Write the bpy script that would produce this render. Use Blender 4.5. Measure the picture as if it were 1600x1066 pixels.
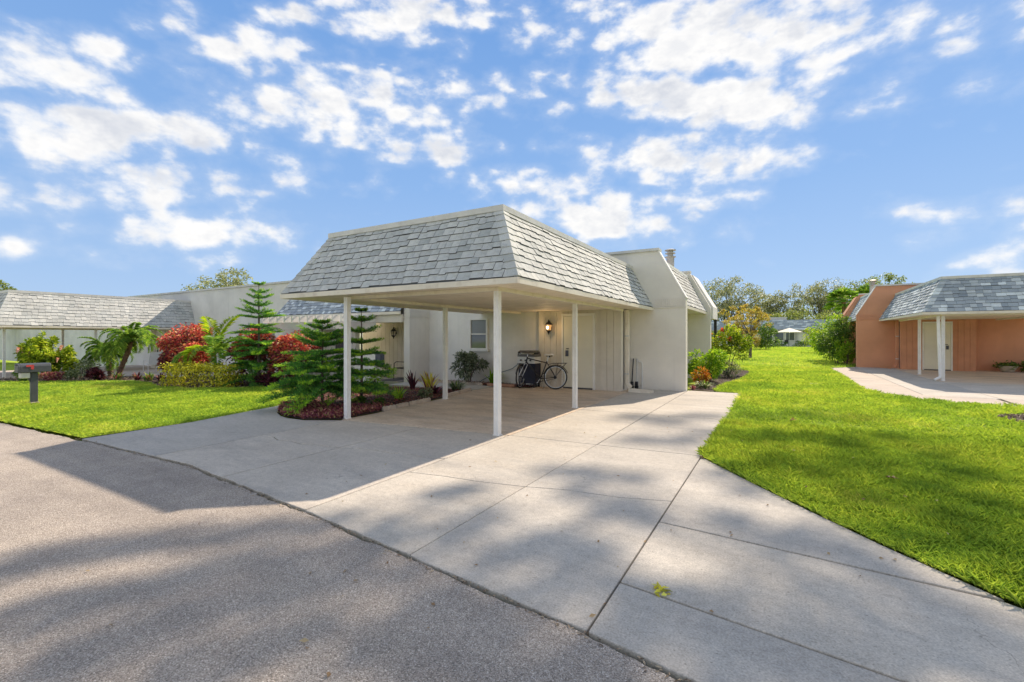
import bpy, bmesh, math, random
import numpy as np
from mathutils import Vector, Matrix
from mathutils.geometry import delaunay_2d_cdt
R = math.radians
for o in list(bpy.data.objects): bpy.data.objects.remove(o)
S = bpy.context.scene
COL = S.collection

# ------------------------------------------------------------------ camera
FPX, HY, CAMH, YAW = 720.0, 526.0, 1.5, math.atan(418/720)
cd = bpy.data.cameras.new('camera'); cam = bpy.data.objects.new('camera', cd); COL.objects.link(cam)
cam.location = (0, 0, CAMH); cam.rotation_euler = (R(90), 0, YAW)
cd.sensor_width = 36; cd.lens = 36*FPX/1600; cd.shift_y = (HY-533)/1600
cd.clip_start = 0.05; cd.clip_end = 3000
S.camera = cam
S.render.resolution_x, S.render.resolution_y = 1024, 682

# ------------------------------------------------------------------ light
SUNV = Vector((0.24, 1.17, 1.0)).normalized()          # towards the sun
sl = bpy.data.lights.new('sun', 'SUN'); sl.energy = 2.4; sl.angle = R(0.7); sl.color = (1.0, 0.86, 0.70)
so = bpy.data.objects.new('sun', sl); COL.objects.link(so)
so.rotation_euler = SUNV.to_track_quat('Z', 'Y').to_euler(); so.location = (0, 0, 30)
S.view_settings.view_transform = 'Standard'; S.view_settings.look = 'None'
S.view_settings.exposure = 1.5; S.view_settings.gamma = 1.0
S.view_settings.use_curve_mapping = False

# ------------------------------------------------------------------ node helpers
class NT:
    def __init__(s, tree): s.t = tree
    def n(s, typ, **kw):
        nd = s.t.nodes.new(typ)
        for k, v in kw.items():
            if k.startswith('i_'):
                key = k[2:]
                key = int(key) if key.isdigit() else key.replace('_', ' ')
                s.set(nd.inputs[key], v)
            else: setattr(nd, k, v)
        return nd
    def set(s, sock, v):
        if isinstance(v, bpy.types.NodeSocket): s.t.links.new(v, sock)
        else: sock.default_value = v
    def m(s, op, a, b=None, c=None, clamp=False):
        nd = s.t.nodes.new('ShaderNodeMath'); nd.operation = op; nd.use_clamp = clamp
        for i, v in enumerate((a, b, c)):
            if v is not None: s.set(nd.inputs[i], v)
        return nd.outputs[0]
    def mix(s, f, a, b, blend='MIX'):
        nd = s.t.nodes.new('ShaderNodeMix'); nd.data_type = 'RGBA'; nd.blend_type = blend
        s.set(nd.inputs[0], f); s.set(nd.inputs[6], a); s.set(nd.inputs[7], b); return nd.outputs[2]
    def ramp(s, f, stops, interp='LINEAR'):
        nd = s.t.nodes.new('ShaderNodeValToRGB'); cr = nd.color_ramp; cr.interpolation = interp
        while len(cr.elements) < len(stops): cr.elements.new(0.5)
        for e, (p, c) in zip(cr.elements, stops):
            e.position = p; e.color = c if len(c) == 4 else (*c, 1)
        s.set(nd.inputs[0], f); return nd.outputs[0]
    def noise(s, vec, scale, detail=4, rough=0.55, dim='3D'):
        nd = s.t.nodes.new('ShaderNodeTexNoise'); nd.noise_dimensions = dim
        if vec is not None: s.t.links.new(vec, nd.inputs['Vector'])
        nd.inputs['Scale'].default_value = scale; nd.inputs['Detail'].default_value = detail
        nd.inputs['Roughness'].default_value = rough
        return nd.outputs[0]
def c4(c): return (*c, 1.0)

# ------------------------------------------------------------------ sky with cumulus clouds (world directions)
w = bpy.data.worlds.new('World'); S.world = w; w.use_nodes = True
nt = NT(w.node_tree); w.node_tree.nodes.clear()
sky = nt.n('ShaderNodeTexSky', sky_type='NISHITA', sun_disc=False)
sky.sun_elevation = math.asin(SUNV.z); sky.sun_rotation = math.atan2(SUNV.x, SUNV.y)
sky.altitude = 10; sky.air_density = 1.0; sky.dust_density = 0.25; sky.ozone_density = 3.0
tc = nt.n('ShaderNodeTexCoord').outputs['Generated']
sp = nt.n('ShaderNodeSeparateXYZ'); w.node_tree.links.new(tc, sp.inputs[0])
hl = nt.m('SQRT', nt.m('ADD', nt.m('MULTIPLY', sp.outputs[0], sp.outputs[0]), nt.m('ADD', nt.m('MULTIPLY', sp.outputs[1], sp.outputs[1]), 1e-5)))
az = nt.m('ARCTAN2', sp.outputs[0], sp.outputs[1])
te = nt.m('DIVIDE', sp.outputs[2], hl)
cv = nt.n('ShaderNodeCombineXYZ'); nt.set(cv.inputs[0], az); nt.set(cv.inputs[1], nt.m('MULTIPLY', te, 1.45)); cv.inputs[2].default_value = 3.1
n1 = nt.noise(cv.outputs[0], 4.2, 5, 0.62, '2D')
vor = nt.n('ShaderNodeTexVoronoi', feature='SMOOTH_F1', voronoi_dimensions='2D', i_Scale=15.0, i_Smoothness=.45)
wrp = nt.n('ShaderNodeVectorMath', operation='ADD'); w.node_tree.links.new(cv.outputs[0], wrp.inputs[0])
wsc = nt.n('ShaderNodeTexNoise', noise_dimensions='2D', i_Scale=9.0, i_Detail=3.0); w.node_tree.links.new(cv.outputs[0], wsc.inputs['Vector'])
wsv = nt.n('ShaderNodeVectorMath', operation='SCALE'); w.node_tree.links.new(wsc.outputs['Color'], wsv.inputs[0]); wsv.inputs['Scale'].default_value = .10
w.node_tree.links.new(wsv.outputs[0], wrp.inputs[1]); w.node_tree.links.new(wrp.outputs[0], vor.inputs['Vector'])
puff = nt.m('SUBTRACT', .45, vor.outputs['Distance'])
n2 = nt.noise(cv.outputs[0], 13.0, 5, 0.6, '2D')
# each cloud bank: azimuth, tangent of elevation, half width, half height, tilt
BANKS = [(-1.317, 0.421, 0.096, 0.055, -0.425), (-1.247, 0.331, 0.173, 0.063, -0.291), (-1.200, 0.249, 0.239, 0.047, -0.199),
         (-1.103, 0.184, 0.134, 0.055, -0.120), (-1.165, 0.549, 0.056, 0.036, -0.408), (-1.054, 0.539, 0.103, 0.036, -0.315),
         (-0.877, 0.469, 0.215, 0.090, -0.172), (-0.640, 0.519, 0.111, 0.034, -0.059), (-0.686, 0.392, 0.101, 0.038, -0.063),
         (-0.730, 0.680, 0.182, 0.070, -0.141), (-0.088, 0.586, 0.401, 0.127, 0.275), (-0.134, 0.467, 0.292, 0.075, 0.193),
         (-0.192, 0.358, 0.213, 0.066, 0.124), (-0.480, 0.329, 0.132, 0.033, 0.015), (-0.334, 0.250, 0.195, 0.065, 0.049),
         (-0.161, 0.276, 0.083, 0.027, 0.105), (0.215, 0.199, 0.048, 0.016, 0.182), (0.325, 0.173, 0.036, 0.034, 0.191),
         (0.296, 0.121, 0.051, 0.029, 0.131), (-1.347, 0.136, 0.032, 0.015, -0.146), (-1.014, 0.337, 0.034, 0.023, -0.179),
         (-0.967, 0.629, 0.066, 0.035, -0.297), (-0.801, 0.568, 0.012, 0.006, -0.160),
         (1.1, .5, .3, .08, 0), (1.9, .35, .34, .09, 0), (2.7, .6, .3, .1, 0), (-2.1, .5, .3, .08, 0), (-2.8, .35, .3, .08, 0)]
dens = None
for (a0, t0, ra, rt_, kt) in BANKS:
    dx = nt.m('DIVIDE', nt.m('SUBTRACT', az, a0), ra)
    dy = nt.m('DIVIDE', nt.m('ADD', nt.m('SUBTRACT', te, t0), nt.m('MULTIPLY', nt.m('SUBTRACT', az, a0), kt)), rt_)
    dy = nt.m('MAXIMUM', dy, nt.m('MULTIPLY', dy, -1.35))
    d = nt.m('SUBTRACT', 1.0, nt.m('SQRT', nt.m('ADD', nt.m('MULTIPLY', dx, dx), nt.m('MULTIPLY', dy, dy))))
    if rt_ < .035: d = nt.m('SUBTRACT', nt.m('MULTIPLY', d, .5), .02)      # small scraps stay ragged
    dens = d if dens is None else nt.m('MAXIMUM', dens, d)
dens = nt.m('MAXIMUM', dens, -1.1)
# broken cloud, its cover raised to brighten and whiten the shade, goes on overhead and behind the camera
n3 = nt.noise(tc, 2.6, 3, 0.5)
gen = nt.m('MULTIPLY', nt.m('SUBTRACT', n3, 0.465), 9.0)
wu = nt.n('ShaderNodeMapRange', interpolation_type='SMOOTHSTEP'); nt.set(wu.inputs[0], te); wu.inputs[1].default_value = .72; wu.inputs[2].default_value = .95
wa = nt.n('ShaderNodeMapRange', interpolation_type='SMOOTHSTEP'); nt.set(wa.inputs[0], nt.m('ABSOLUTE', nt.m('ADD', az, .5))); wa.inputs[1].default_value = .98; wa.inputs[2].default_value = 1.3
wg_ = nt.m('MAXIMUM', wu.outputs[0], wa.outputs[0])
dens = nt.m('MAXIMUM', dens, nt.m('ADD', nt.m('MULTIPLY', nt.m('MINIMUM', gen, .8), wg_), nt.m('MULTIPLY', nt.m('SUBTRACT', wg_, 1.0), 2.0)))
edge = nt.m('ADD', nt.m('MULTIPLY', puff, 1.1), nt.m('ADD', nt.m('MULTIPLY', nt.m('SUBTRACT', n1, 0.5), 1.35), nt.m('MULTIPLY', nt.m('SUBTRACT', n2, 0.5), 1.7)))
val = nt.m('ADD', nt.m('ADD', dens, -0.08), edge)
mk = nt.n('ShaderNodeMapRange', interpolation_type='SMOOTHSTEP'); nt.set(mk.inputs[0], val)
mk.inputs[1].default_value = -0.10; mk.inputs[2].default_value = 0.70
wisp = nt.n('ShaderNodeMapRange', interpolation_type='SMOOTHSTEP'); nt.set(wisp.inputs[0], val)
wisp.inputs[1].default_value = -0.75; wisp.inputs[2].default_value = 0.5
mask = nt.m('ADD', nt.m('MULTIPLY', mk.outputs[0], 0.80), nt.m('MULTIPLY', wisp.outputs[0], 0.18), clamp=True)
thick = nt.n('ShaderNodeMapRange'); nt.set(thick.inputs[0], nt.m('ADD', val, nt.m('MULTIPLY', nt.m('SUBTRACT', n2, 0.5), 2.6)))
thick.inputs[1].default_value = 0.5; thick.inputs[2].default_value = 1.7
cvb = nt.n('ShaderNodeVectorMath', operation='ADD'); w.node_tree.links.new(cv.outputs[0], cvb.inputs[0]); cvb.inputs[1].default_value = (.015, .055, 0)
rel = nt.m('ADD', nt.m('MULTIPLY', nt.m('SUBTRACT', nt.noise(cvb.outputs[0], 4.2, 5, 0.62, '2D'), n1), 3.0), nt.m('MULTIPLY', nt.m('SUBTRACT', nt.noise(cvb.outputs[0], 13.0, 5, 0.6, '2D'), n2), 1.2))
shd = nt.n('ShaderNodeMapRange', interpolation_type='SMOOTHSTEP'); nt.set(shd.inputs[0], rel); shd.inputs[1].default_value = -.25; shd.inputs[2].default_value = .55
body = nt.m('ADD', nt.m('MULTIPLY', thick.outputs[0], .45), nt.m('MULTIPLY', nt.m('MULTIPLY', shd.outputs[0], mk.outputs[0]), .7), clamp=True)
ccol = nt.mix(body, (2.85, 2.81, 2.75, 1), (1.9, 1.98, 2.17, 1))
# clear-sky blue by height over the horizon, blended with the physical sky
blue = nt.ramp(nt.m('MULTIPLY', nt.m('MAXIMUM', te, 0.0), .5), [(0, (.60,.735,.93)), (.06, (.50,.665,.915)), (.16, (.36,.56,.88)), (.36, (.225,.43,.80)), (1, (.15,.33,.70))])
blue = nt.mix(1.0, blue, (2.0, 2.24, 2.5, 1), 'MULTIPLY')
skyc = nt.mix(0.03, blue, sky.outputs[0])
fin = nt.mix(mask, skyc, ccol)
bg = nt.n('ShaderNodeBackground', i_Strength=0.13); nt.set(bg.inputs[0], fin)
wo = nt.n('ShaderNodeOutputWorld'); w.node_tree.links.new(bg.outputs[0], wo.inputs[0])

# ------------------------------------------------------------------ materials
MATS = {}
def new_mat(name):
    m = bpy.data.materials.new(name); m.use_nodes = True; m.node_tree.nodes.clear()
    t = NT(m.node_tree); out = t.n('ShaderNodeOutputMaterial'); MATS[name] = m
    return m, t, out
def coords(t): return t.n('ShaderNodeTexCoord').outputs['Object']
def principled(t, out, col, rough=0.7, bump=None, bstr=0.3, bdist=0.01, metal=0.0, spec=0.4):
    p = t.n('ShaderNodeBsdfPrincipled', i_Metallic=metal)
    t.set(p.inputs['Base Color'], col); t.set(p.inputs['Roughness'], rough); p.inputs['Specular IOR Level'].default_value = spec
    if bump is not None:
        b = t.n('ShaderNodeBump', i_Strength=bstr, i_Distance=bdist); t.set(b.inputs['Height'], bump)
        t.t.links.new(b.outputs[0], p.inputs['Normal'])
    t.t.links.new(p.outputs[0], out.inputs[0]); return p
def paint(name, col, var=0.10, rough=0.55, scale=3.0, bscale=60, bstr=0.15, bdist=0.004, metal=0.0, spec=0.4, dirt=None):
    m, t, out = new_mat(name); v = coords(t)
    a = t.noise(v, scale, 5); b = t.noise(v, bscale, 3)
    lo = tuple(max(0, x*(1-var*1.6)) for x in col); hi = tuple(min(1, x*(1+var)) for x in col)
    c = t.ramp(a, [(0.3, lo), (0.7, hi)])
    if dirt:
        d = t.ramp(t.noise(v, scale*2.3, 6, .65), [(0.52, (0, 0, 0)), (0.72, (1, 1, 1))])
        c = t.mix(t.m('MULTIPLY', d, 0.55), c, c4(dirt))
    principled(t, out, c, rough, b, bstr, bdist, metal, spec); return m

# exterior walls: rolled stucco over block, slightly patchy
def stucco(name, col, var=0.06, bs=38, blocks=False, bstr=0.55):
    m, t, out = new_mat(name); v = coords(t)
    big = t.noise(v, 0.9, 5); med = t.noise(v, bs, 3, .6); fine = t.noise(v, bs*4, 2)
    lo = tuple(x*(1-var*2.2) for x in col); hi = tuple(min(1, x*(1+var)) for x in col)
    c = t.ramp(big, [(0.3, lo), (0.68, hi)])
    mp = t.n('ShaderNodeMapping'); t.t.links.new(v, mp.inputs[0]); mp.inputs['Scale'].default_value = (5.0, 5.0, 0.35)
    st = t.ramp(t.noise(mp.outputs[0], 1.0, 4, .6), [(0.55, (0, 0, 0)), (0.78, (1, 1, 1))])
    c = t.mix(t.m('MULTIPLY', st, 0.22), c, c4(tuple(x*.62 for x in col)))
    h = t.m('ADD', t.m('MULTIPLY', med, 1.0), t.m('MULTIPLY', fine, 0.35))
    if blocks:
        s3 = t.n('ShaderNodeSeparateXYZ'); t.t.links.new(v, s3.inputs[0])
        fr = t.m('FRACT', t.m('MULTIPLY', s3.outputs[2], 4.9))
        ln = t.m('LESS_THAN', t.m('ABSOLUTE', t.m('SUBTRACT', fr, 0.5)), 0.035)
        h = t.m('SUBTRACT', h, t.m('MULTIPLY', ln, 0.4))
    principled(t, out, c, 0.85, h, bstr, 0.008, spec=0.25); return m
stucco('stucco_cream', (.775, .725, .645), blocks=True, bstr=.5)
stucco('stucco_rough', (0.818, 0.781, 0.714), bs=13, bstr=1.0)
stucco('stucco_orange', (.68, .33, .195), blocks=True)
stucco('stucco_far', (.76, .735, .69))
paint('siding_cream', (0.690, 0.628, 0.524), .06, .6, 2.5, 90, .25)
paint('siding_orange', (.62, .285, .16), .07, .6, 2.5, 90, .25)
paint('trim_white', (0.829, 0.795, 0.728), .05, .45, 4, 40, .08)
paint('trim_cream', (0.775, 0.700, 0.575), .07, .5, 2, 40, .1, dirt=(0.525, 0.438, 0.325))
paint('post_white', (0.840, 0.819, 0.777), .05, .35, 5, 30, .05, dirt=(0.693, 0.651, 0.578))
paint('coping', (.66, .64, .60), .08, .45, 2.2, 30, .08, dirt=(.45, .42, .37))
paint('ceiling_paint', (0.828, 0.731, 0.580), .07, .6, 1.6, 50, .12, dirt=(0.607, 0.511, 0.373))
paint('door_paint', (0.805, 0.756, 0.610), .04, .42, 1.5, 30, .05)
paint('dark_metal', (.035, .035, .04), .2, .35, 6, 40, .05, metal=.3)
paint('black_rubber', (.018, .018, .02), .2, .75, 8, 60, .1)
paint('navy_panel', (.02, .022, .045), .2, .5, 5, 30, .05)
paint('hood_grey', (.16, .16, .16), .2, .4, 6, 40, .1, metal=.4)
paint('white_plastic', (.74, .74, .72), .05, .35, 5, 30, .05)
paint('steel', (.55, .55, .55), .1, .28, 9, 60, .05, metal=.9)
paint('galvanised', (.50, .47, .44), .15, .5, 5, 40, .1, metal=.35, dirt=(.32, .22, .15))
paint('charcoal_plastic', (.075, .08, .09), .12, .45, 6, 80, .1)
paint('red_plastic', (.52, .06, .06), .12, .4, 6, 50, .05)
paint('slate_box', (.10, .11, .14), .12, .5, 6, 50, .05)
paint('terracotta_edge', (.50, .36, .27), .18, .85, 5, 70, .5, dirt=(.33, .25, .19))
paint('edge_stone', (.52, .43, .34), .16, .85, 5, 70, .5, dirt=(.34, .28, .22))
paint('soil', (.075, .05, .035), .35, .95, 5, 60, .8, .02)
paint('bark', (.16, .125, .10), .3, .9, 6, 25, .9, .03)
paint('bark_grey', (.24, .215, .19), .3, .9, 4, 20, .8, .03)
paint('bark_palm', (.20, .12, .075), .4, .95, 10, 30, .9, .03)
paint('flat_roof', (.50, .49, .47), .1, .9, 3, 50, .3)
paint('umbrella_cloth', (.80, .74, .60), .05, .8, 3, 40, .1)
paint('deck_felt', (.13, .135, .14), .15, .9, 5, 60, .3)
paint('pot_clay', (.55, .47, .36), .1, .7, 6, 60, .2)
paint('wood_edge', (.36, .20, .13), .25, .8, 6, 40, .4)
paint('hose_green', (.12, .20, .22), .1, .4)
paint('mat_grey', (.12, .12, .135), .15, .95, 8, 120, .4)
paint('path_concrete', (.46, .43, .37), .12, .9, 2, 70, .4, dirt=(.30, .26, .21))
paint('far_wall', (.66, .65, .60), .05, .7)
paint('saddle_white', (.70, .69, .66), .06, .4)
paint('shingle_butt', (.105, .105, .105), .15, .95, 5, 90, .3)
paint('cable', (.06, .055, .05), .1, .5)

def glass(name, col, rough=0.05):
    m, t, out = new_mat(name)
    v = coords(t)
    p = principled(t, out, c4(col), rough, t.noise(v, 2.0, 2), .03, .02, spec=0.9); return m
glass('window_glass', (.11, .12, .13)); glass('screen_grey', (.20, .21, .22), .4)
m, t, out = new_mat('lamp_glass')
e = t.n('ShaderNodeEmission', i_Color=(1.0, .50, .16, 1), i_Strength=.34); t.t.links.new(e.outputs[0], out.inputs[0])
m, t, out = new_mat('lamp_bulb')
e = t.n('ShaderNodeEmission', i_Color=(1.0, .80, .48, 1), i_Strength=3.0); t.t.links.new(e.outputs[0], out.inputs[0])
m, t, out = new_mat('clear_globe')
g = t.n('ShaderNodeBsdfGlass', i_Roughness=.1, i_IOR=1.2); g.inputs[0].default_value = (.9, .9, .9, 1); t.t.links.new(g.outputs[0], out.inputs[0])

# asphalt shingles: each piece its own blend
def shingle_mat(name, stops):
    m, t, out = new_mat(name); v = coords(t)
    gi = t.n('ShaderNodeNewGeometry').outputs['Random Per Island']; oi = t.n('ShaderNodeObjectInfo').outputs['Random']
    f = t.m('FRACT', t.m('ADD', gi, oi))
    c = t.ramp(f, stops)
    gr = t.noise(v, 170, 2, .7); pt = t.noise(v, 1.3, 4)
    c = t.mix(1.0, c, t.ramp(gr, [(.25, (.62, .62, .62)), (.75, (1.3, 1.3, 1.3))]), 'MULTIPLY')
    c = t.mix(1.0, c, t.ramp(pt, [(.3, (.84, .84, .83)), (.7, (1.1, 1.1, 1.1))]), 'MULTIPLY')
    principled(t, out, c, .92, gr, .5, .003, spec=.2); return m
shingle_mat('shingle_grey', [(0, (0.421, 0.433, 0.415)), (.25, (0.565, 0.565, 0.531)), (.5, (0.489, 0.491, 0.469)), (.75, (0.623, 0.614, 0.569)), (1, (0.505, 0.515, 0.492))])
shingle_mat('shingle_blend', [(0, (0.275, 0.319, 0.362)), (.3, (0.406, 0.450, 0.486)), (.55, (0.326, 0.370, 0.413)), (.8, (0.609, 0.652, 0.667)), (1, (0.754, 0.812, 0.826))])

# concrete slabs
def concrete(name, col, stain, amt, seed):
    m, t, out = new_mat(name); v = coords(t)
    mp = t.n('ShaderNodeMapping'); t.t.links.new(v, mp.inputs[0]); mp.inputs['Location'].default_value = (seed, seed*1.7, 0)
    q = mp.outputs[0]
    mp2 = t.n('ShaderNodeMapping'); t.t.links.new(q, mp2.inputs[0]); mp2.inputs['Scale'].default_value = (.55, 1.4, 1); mp2.inputs['Rotation'].default_value = (0, 0, .5)
    big = t.noise(q, .8, 6, .6); med = t.noise(mp2.outputs[0], 2.6, 6, .65); fine = t.noise(q, 85, 3, .7); spk = t.noise(q, 42, 2, .5)
    c = t.ramp(big, [(.28, tuple(x*.84 for x in col)), (.72, tuple(x*1.08 for x in col))])
    s = t.ramp(med, [(.42, (0, 0, 0)), (.70, (1, 1, 1))])
    c = t.mix(t.m('MULTIPLY', s, amt), c, c4(stain))
    b2 = t.ramp(t.noise(mp2.outputs[0], 1.05, 7, .68), [(.50, (0, 0, 0)), (.66, (1, 1, 1))]); c = t.mix(t.m('MULTIPLY', b2, .38), c, c4((.27, .255, .24)))
    ck = t.n('ShaderNodeTexVoronoi', feature='DISTANCE_TO_EDGE', i_Scale=.42); wv = t.n('ShaderNodeVectorMath', operation='ADD'); t.t.links.new(q, wv.inputs[0])
    wn_ = t.n('ShaderNodeTexNoise', i_Scale=3.0, i_Detail=5.0); t.t.links.new(q, wn_.inputs['Vector']); ws_ = t.n('ShaderNodeVectorMath', operation='SCALE'); t.t.links.new(wn_.outputs['Color'], ws_.inputs[0]); ws_.inputs['Scale'].default_value = .35
    t.t.links.new(ws_.outputs[0], wv.inputs[1]); t.t.links.new(wv.outputs[0], ck.inputs['Vector'])
    hair = t.m('MULTIPLY', t.m('LESS_THAN', ck.outputs['Distance'], .0012), t.m('GREATER_THAN', big, .60)); c = t.mix(t.m('MULTIPLY', hair, .35), c, c4((.12, .11, .10)))
    c = t.mix(1.0, c, t.ramp(fine, [(.25, (.66, .66, .66)), (.75, (1.3, 1.3, 1.3))]), 'MULTIPLY')
    c = t.mix(1.0, c, t.ramp(t.noise(q, 17, 4, .7), [(.3, (.86, .86, .86)), (.7, (1.1, 1.1, 1.1))]), 'MULTIPLY')
    dk = t.ramp(spk, [(.66, (0, 0, 0)), (.72, (1, 1, 1))]); c = t.mix(t.m('MULTIPLY', dk, .6), c, c4(tuple(x*.42 for x in col)))
    lt = t.ramp(t.noise(q, 63, 1), [(.76, (0, 0, 0)), (.82, (1, 1, 1))]); c = t.mix(t.m('MULTIPLY', lt, .5), c, (.66, .64, .60, 1))
    sp_ = t.ramp(t.noise(q, 9.0, 3, .6), [(.62, (0, 0, 0)), (.72, (1, 1, 1))]); c = t.mix(t.m('MULTIPLY', sp_, .32), c, c4(tuple(x*.5 for x in col)))
    h = t.m('ADD', fine, t.m('MULTIPLY', med, .4))
    principled(t, out, c, .9, h, .35, .004, spec=.25); return m
concrete('concrete_a', (0.509, 0.465, 0.400), (0.400, 0.360, 0.307), .5, 0.0)
concrete('concrete_b', (0.529, 0.480, 0.406), (0.432, 0.377, 0.307), .5, 7.3)
concrete('concrete_grey', (0.564, 0.502, 0.418), (0.426, 0.375, 0.315), .55, 3.1)
concrete('concrete_stained', (.68, .555, .42), (.44, .33, .235), .7, 11.7)
concrete('concrete_far', (0.522, 0.444, 0.367), (0.418, 0.338, 0.270), .4, 19.0)

# old asphalt with pale aggregate
m, t, out = new_mat('asphalt'); v = coords(t)
big = t.noise(v, .45, 5, .6); a1 = t.n('ShaderNodeTexVoronoi', i_Scale=185.0); t.t.links.new(v, a1.inputs['Vector'])
fine = t.noise(v, 150, 3, .75); s3 = t.n('ShaderNodeSeparateColor'); t.t.links.new(a1.outputs['Color'], s3.inputs[0])
c = t.ramp(s3.outputs[0], [(0, (0.228, 0.193, 0.160)), (.35, (0.382, 0.325, 0.270)), (.7, (0.490, 0.420, 0.351)), (.95, (0.593, 0.515, 0.437)), (1, (0.821, 0.739, 0.648))])
c = t.mix(1.0, c, t.ramp(big, [(.3, (.80, .80, .81)), (.7, (1.10, 1.09, 1.06))]), 'MULTIPLY')
c = t.mix(1.0, c, t.ramp(t.noise(v, 2.6, 6, .7), [(.3, (.86, .86, .87)), (.7, (1.10, 1.10, 1.09))]), 'MULTIPLY')
mpr = t.n('ShaderNodeMapping'); t.t.links.new(v, mpr.inputs[0]); mpr.inputs['Scale'].default_value = (.10, 1.3, 1)
c = t.mix(1.0, c, t.ramp(t.noise(mpr.outputs[0], 1.4, 5, .6), [(.3, (.86, .86, .86)), (.7, (1.09, 1.09, 1.09))]), 'MULTIPLY')
oil = t.ramp(t.noise(v, 1.7, 3, .5), [(.70, (0, 0, 0)), (.78, (1, 1, 1))]); c = t.mix(t.m('MULTIPLY', oil, .28), c, (.16, .145, .13, 1))
c = t.mix(1.0, c, t.ramp(fine, [(.3, (.72, .72, .72)), (.7, (1.25, 1.25, 1.25))]), 'MULTIPLY')
principled(t, out, c, .88, t.m('ADD', t.m('MULTIPLY', a1.outputs['Distance'], -1.2), fine), .6, .006, spec=.25)

# lawn soil and thatch under the blades
m, t, out = new_mat('lawn_base'); v = coords(t)
c = t.ramp(t.noise(v, 1.1, 6, .65), [(.28, (0.213, 0.300, 0.038)), (.5, (0.288, 0.397, 0.042)), (.72, (0.426, 0.484, 0.067))])
c = t.mix(1.0, c, t.ramp(t.noise(v, 30, 4, .7), [(.3, (.55, .55, .5)), (.7, (1.25, 1.25, 1.15))]), 'MULTIPLY')
principled(t, out, c, .95, t.noise(v, 45, 4, .7), .8, .03, spec=.1)

def leaf_mat(name, stops, trans=.35, rough=.5, patch=None, tcol=1.25):
    m, t, out = new_mat(name); v = coords(t)
    gi = t.n('ShaderNodeNewGeometry').outputs['Random Per Island']
    if patch: gi = t.m('ADD', t.m('MULTIPLY', gi, 1-patch[1]), t.m('MULTIPLY', t.ramp(t.noise(v, patch[0], 5, .62), [(.3, (0, 0, 0)), (.7, (1, 1, 1))]), patch[1]))
    c = t.ramp(gi, stops)
    c = t.mix(1.0, c, t.ramp(t.noise(v, 3.0, 3), [(.3, (.82, .84, .8)), (.7, (1.12, 1.1, 1.1))]), 'MULTIPLY')
    p = t.n('ShaderNodeBsdfPrincipled', i_Roughness=rough); t.set(p.inputs['Base Color'], c); p.inputs['Specular IOR Level'].default_value = .3
    tr = t.n('ShaderNodeBsdfTranslucent'); t.set(tr.inputs[0], t.mix(1.0, c, (tcol, tcol, tcol*.6, 1), 'MULTIPLY'))
    mx = t.n('ShaderNodeMixShader', i_0=trans); t.t.links.new(p.outputs[0], mx.inputs[1]); t.t.links.new(tr.outputs[0], mx.inputs[2])
    t.t.links.new(mx.outputs[0], out.inputs[0]); return m
leaf_mat('grass_blade', [(0, (0.179, 0.308, 0.058)), (.22, (0.263, 0.422, 0.066)), (.45, (0.395, 0.547, 0.075)), (.68, (0.562, 0.661, 0.099)), (.86, (0.694, 0.684, 0.165)), (.95, (0.741, 0.638, 0.330)), (1, (0.598, 0.456, 0.330))], .45, .55, (0.55, .62), 1.3)
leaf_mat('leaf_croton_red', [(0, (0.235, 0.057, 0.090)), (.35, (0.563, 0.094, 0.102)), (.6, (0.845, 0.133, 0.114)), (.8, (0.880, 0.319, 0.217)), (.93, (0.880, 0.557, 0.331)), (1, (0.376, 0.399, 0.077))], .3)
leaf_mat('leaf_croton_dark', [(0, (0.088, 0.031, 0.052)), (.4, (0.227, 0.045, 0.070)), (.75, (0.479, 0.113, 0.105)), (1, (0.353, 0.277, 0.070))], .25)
leaf_mat('leaf_yellow', [(0, (0.283, 0.281, 0.030)), (.35, (0.648, 0.559, 0.045)), (.7, (0.880, 0.782, 0.067)), (1, (0.880, 0.880, 0.178))], .35)
leaf_mat('leaf_hibiscus', [(0, (0.105, 0.195, 0.022)), (.4, (0.255, 0.375, 0.030)), (.75, (0.465, 0.555, 0.045)), (1, (0.660, 0.660, 0.090))], .4)
leaf_mat('leaf_green', [(0, (0.060, 0.119, 0.034)), (.4, (0.111, 0.212, 0.043)), (.75, (0.187, 0.306, 0.051)), (1, (0.323, 0.425, 0.085))], .35)
leaf_mat('leaf_bright', [(0, (0.128, 0.256, 0.024)), (.4, (0.240, 0.432, 0.032)), (.75, (0.400, 0.576, 0.040)), (1, (0.576, 0.672, 0.080))], .42)
leaf_mat('leaf_dull', [(0, (0.088, 0.120, 0.072)), (.4, (0.160, 0.200, 0.128)), (.75, (0.256, 0.304, 0.208)), (1, (0.448, 0.480, 0.352))], .25)
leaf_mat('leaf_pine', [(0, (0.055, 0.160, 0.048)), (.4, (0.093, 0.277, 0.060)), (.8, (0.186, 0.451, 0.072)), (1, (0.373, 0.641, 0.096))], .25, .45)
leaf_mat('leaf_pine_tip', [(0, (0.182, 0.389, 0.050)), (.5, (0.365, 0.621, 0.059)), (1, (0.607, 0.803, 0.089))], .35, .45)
leaf_mat('leaf_palm', [(0, (0.111, 0.234, 0.044)), (.4, (0.211, 0.404, 0.066)), (.8, (0.376, 0.552, 0.099)), (1, (0.575, 0.680, 0.155))], .4, .4)
leaf_mat('leaf_palm_bright', [(0, (0.154, 0.280, 0.021)), (.4, (0.308, 0.448, 0.028)), (.8, (0.504, 0.588, 0.035)), (1, (0.672, 0.672, 0.070))], .45, .4)
leaf_mat('leaf_oak_hazy', [(0, (0.177, 0.203, 0.115)), (.4, (0.296, 0.321, 0.192)), (.75, (0.439, 0.451, 0.282)), (1, (0.641, 0.617, 0.436))], .3)  # distance haze is mixed into these pale greyish leaf colours
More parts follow.
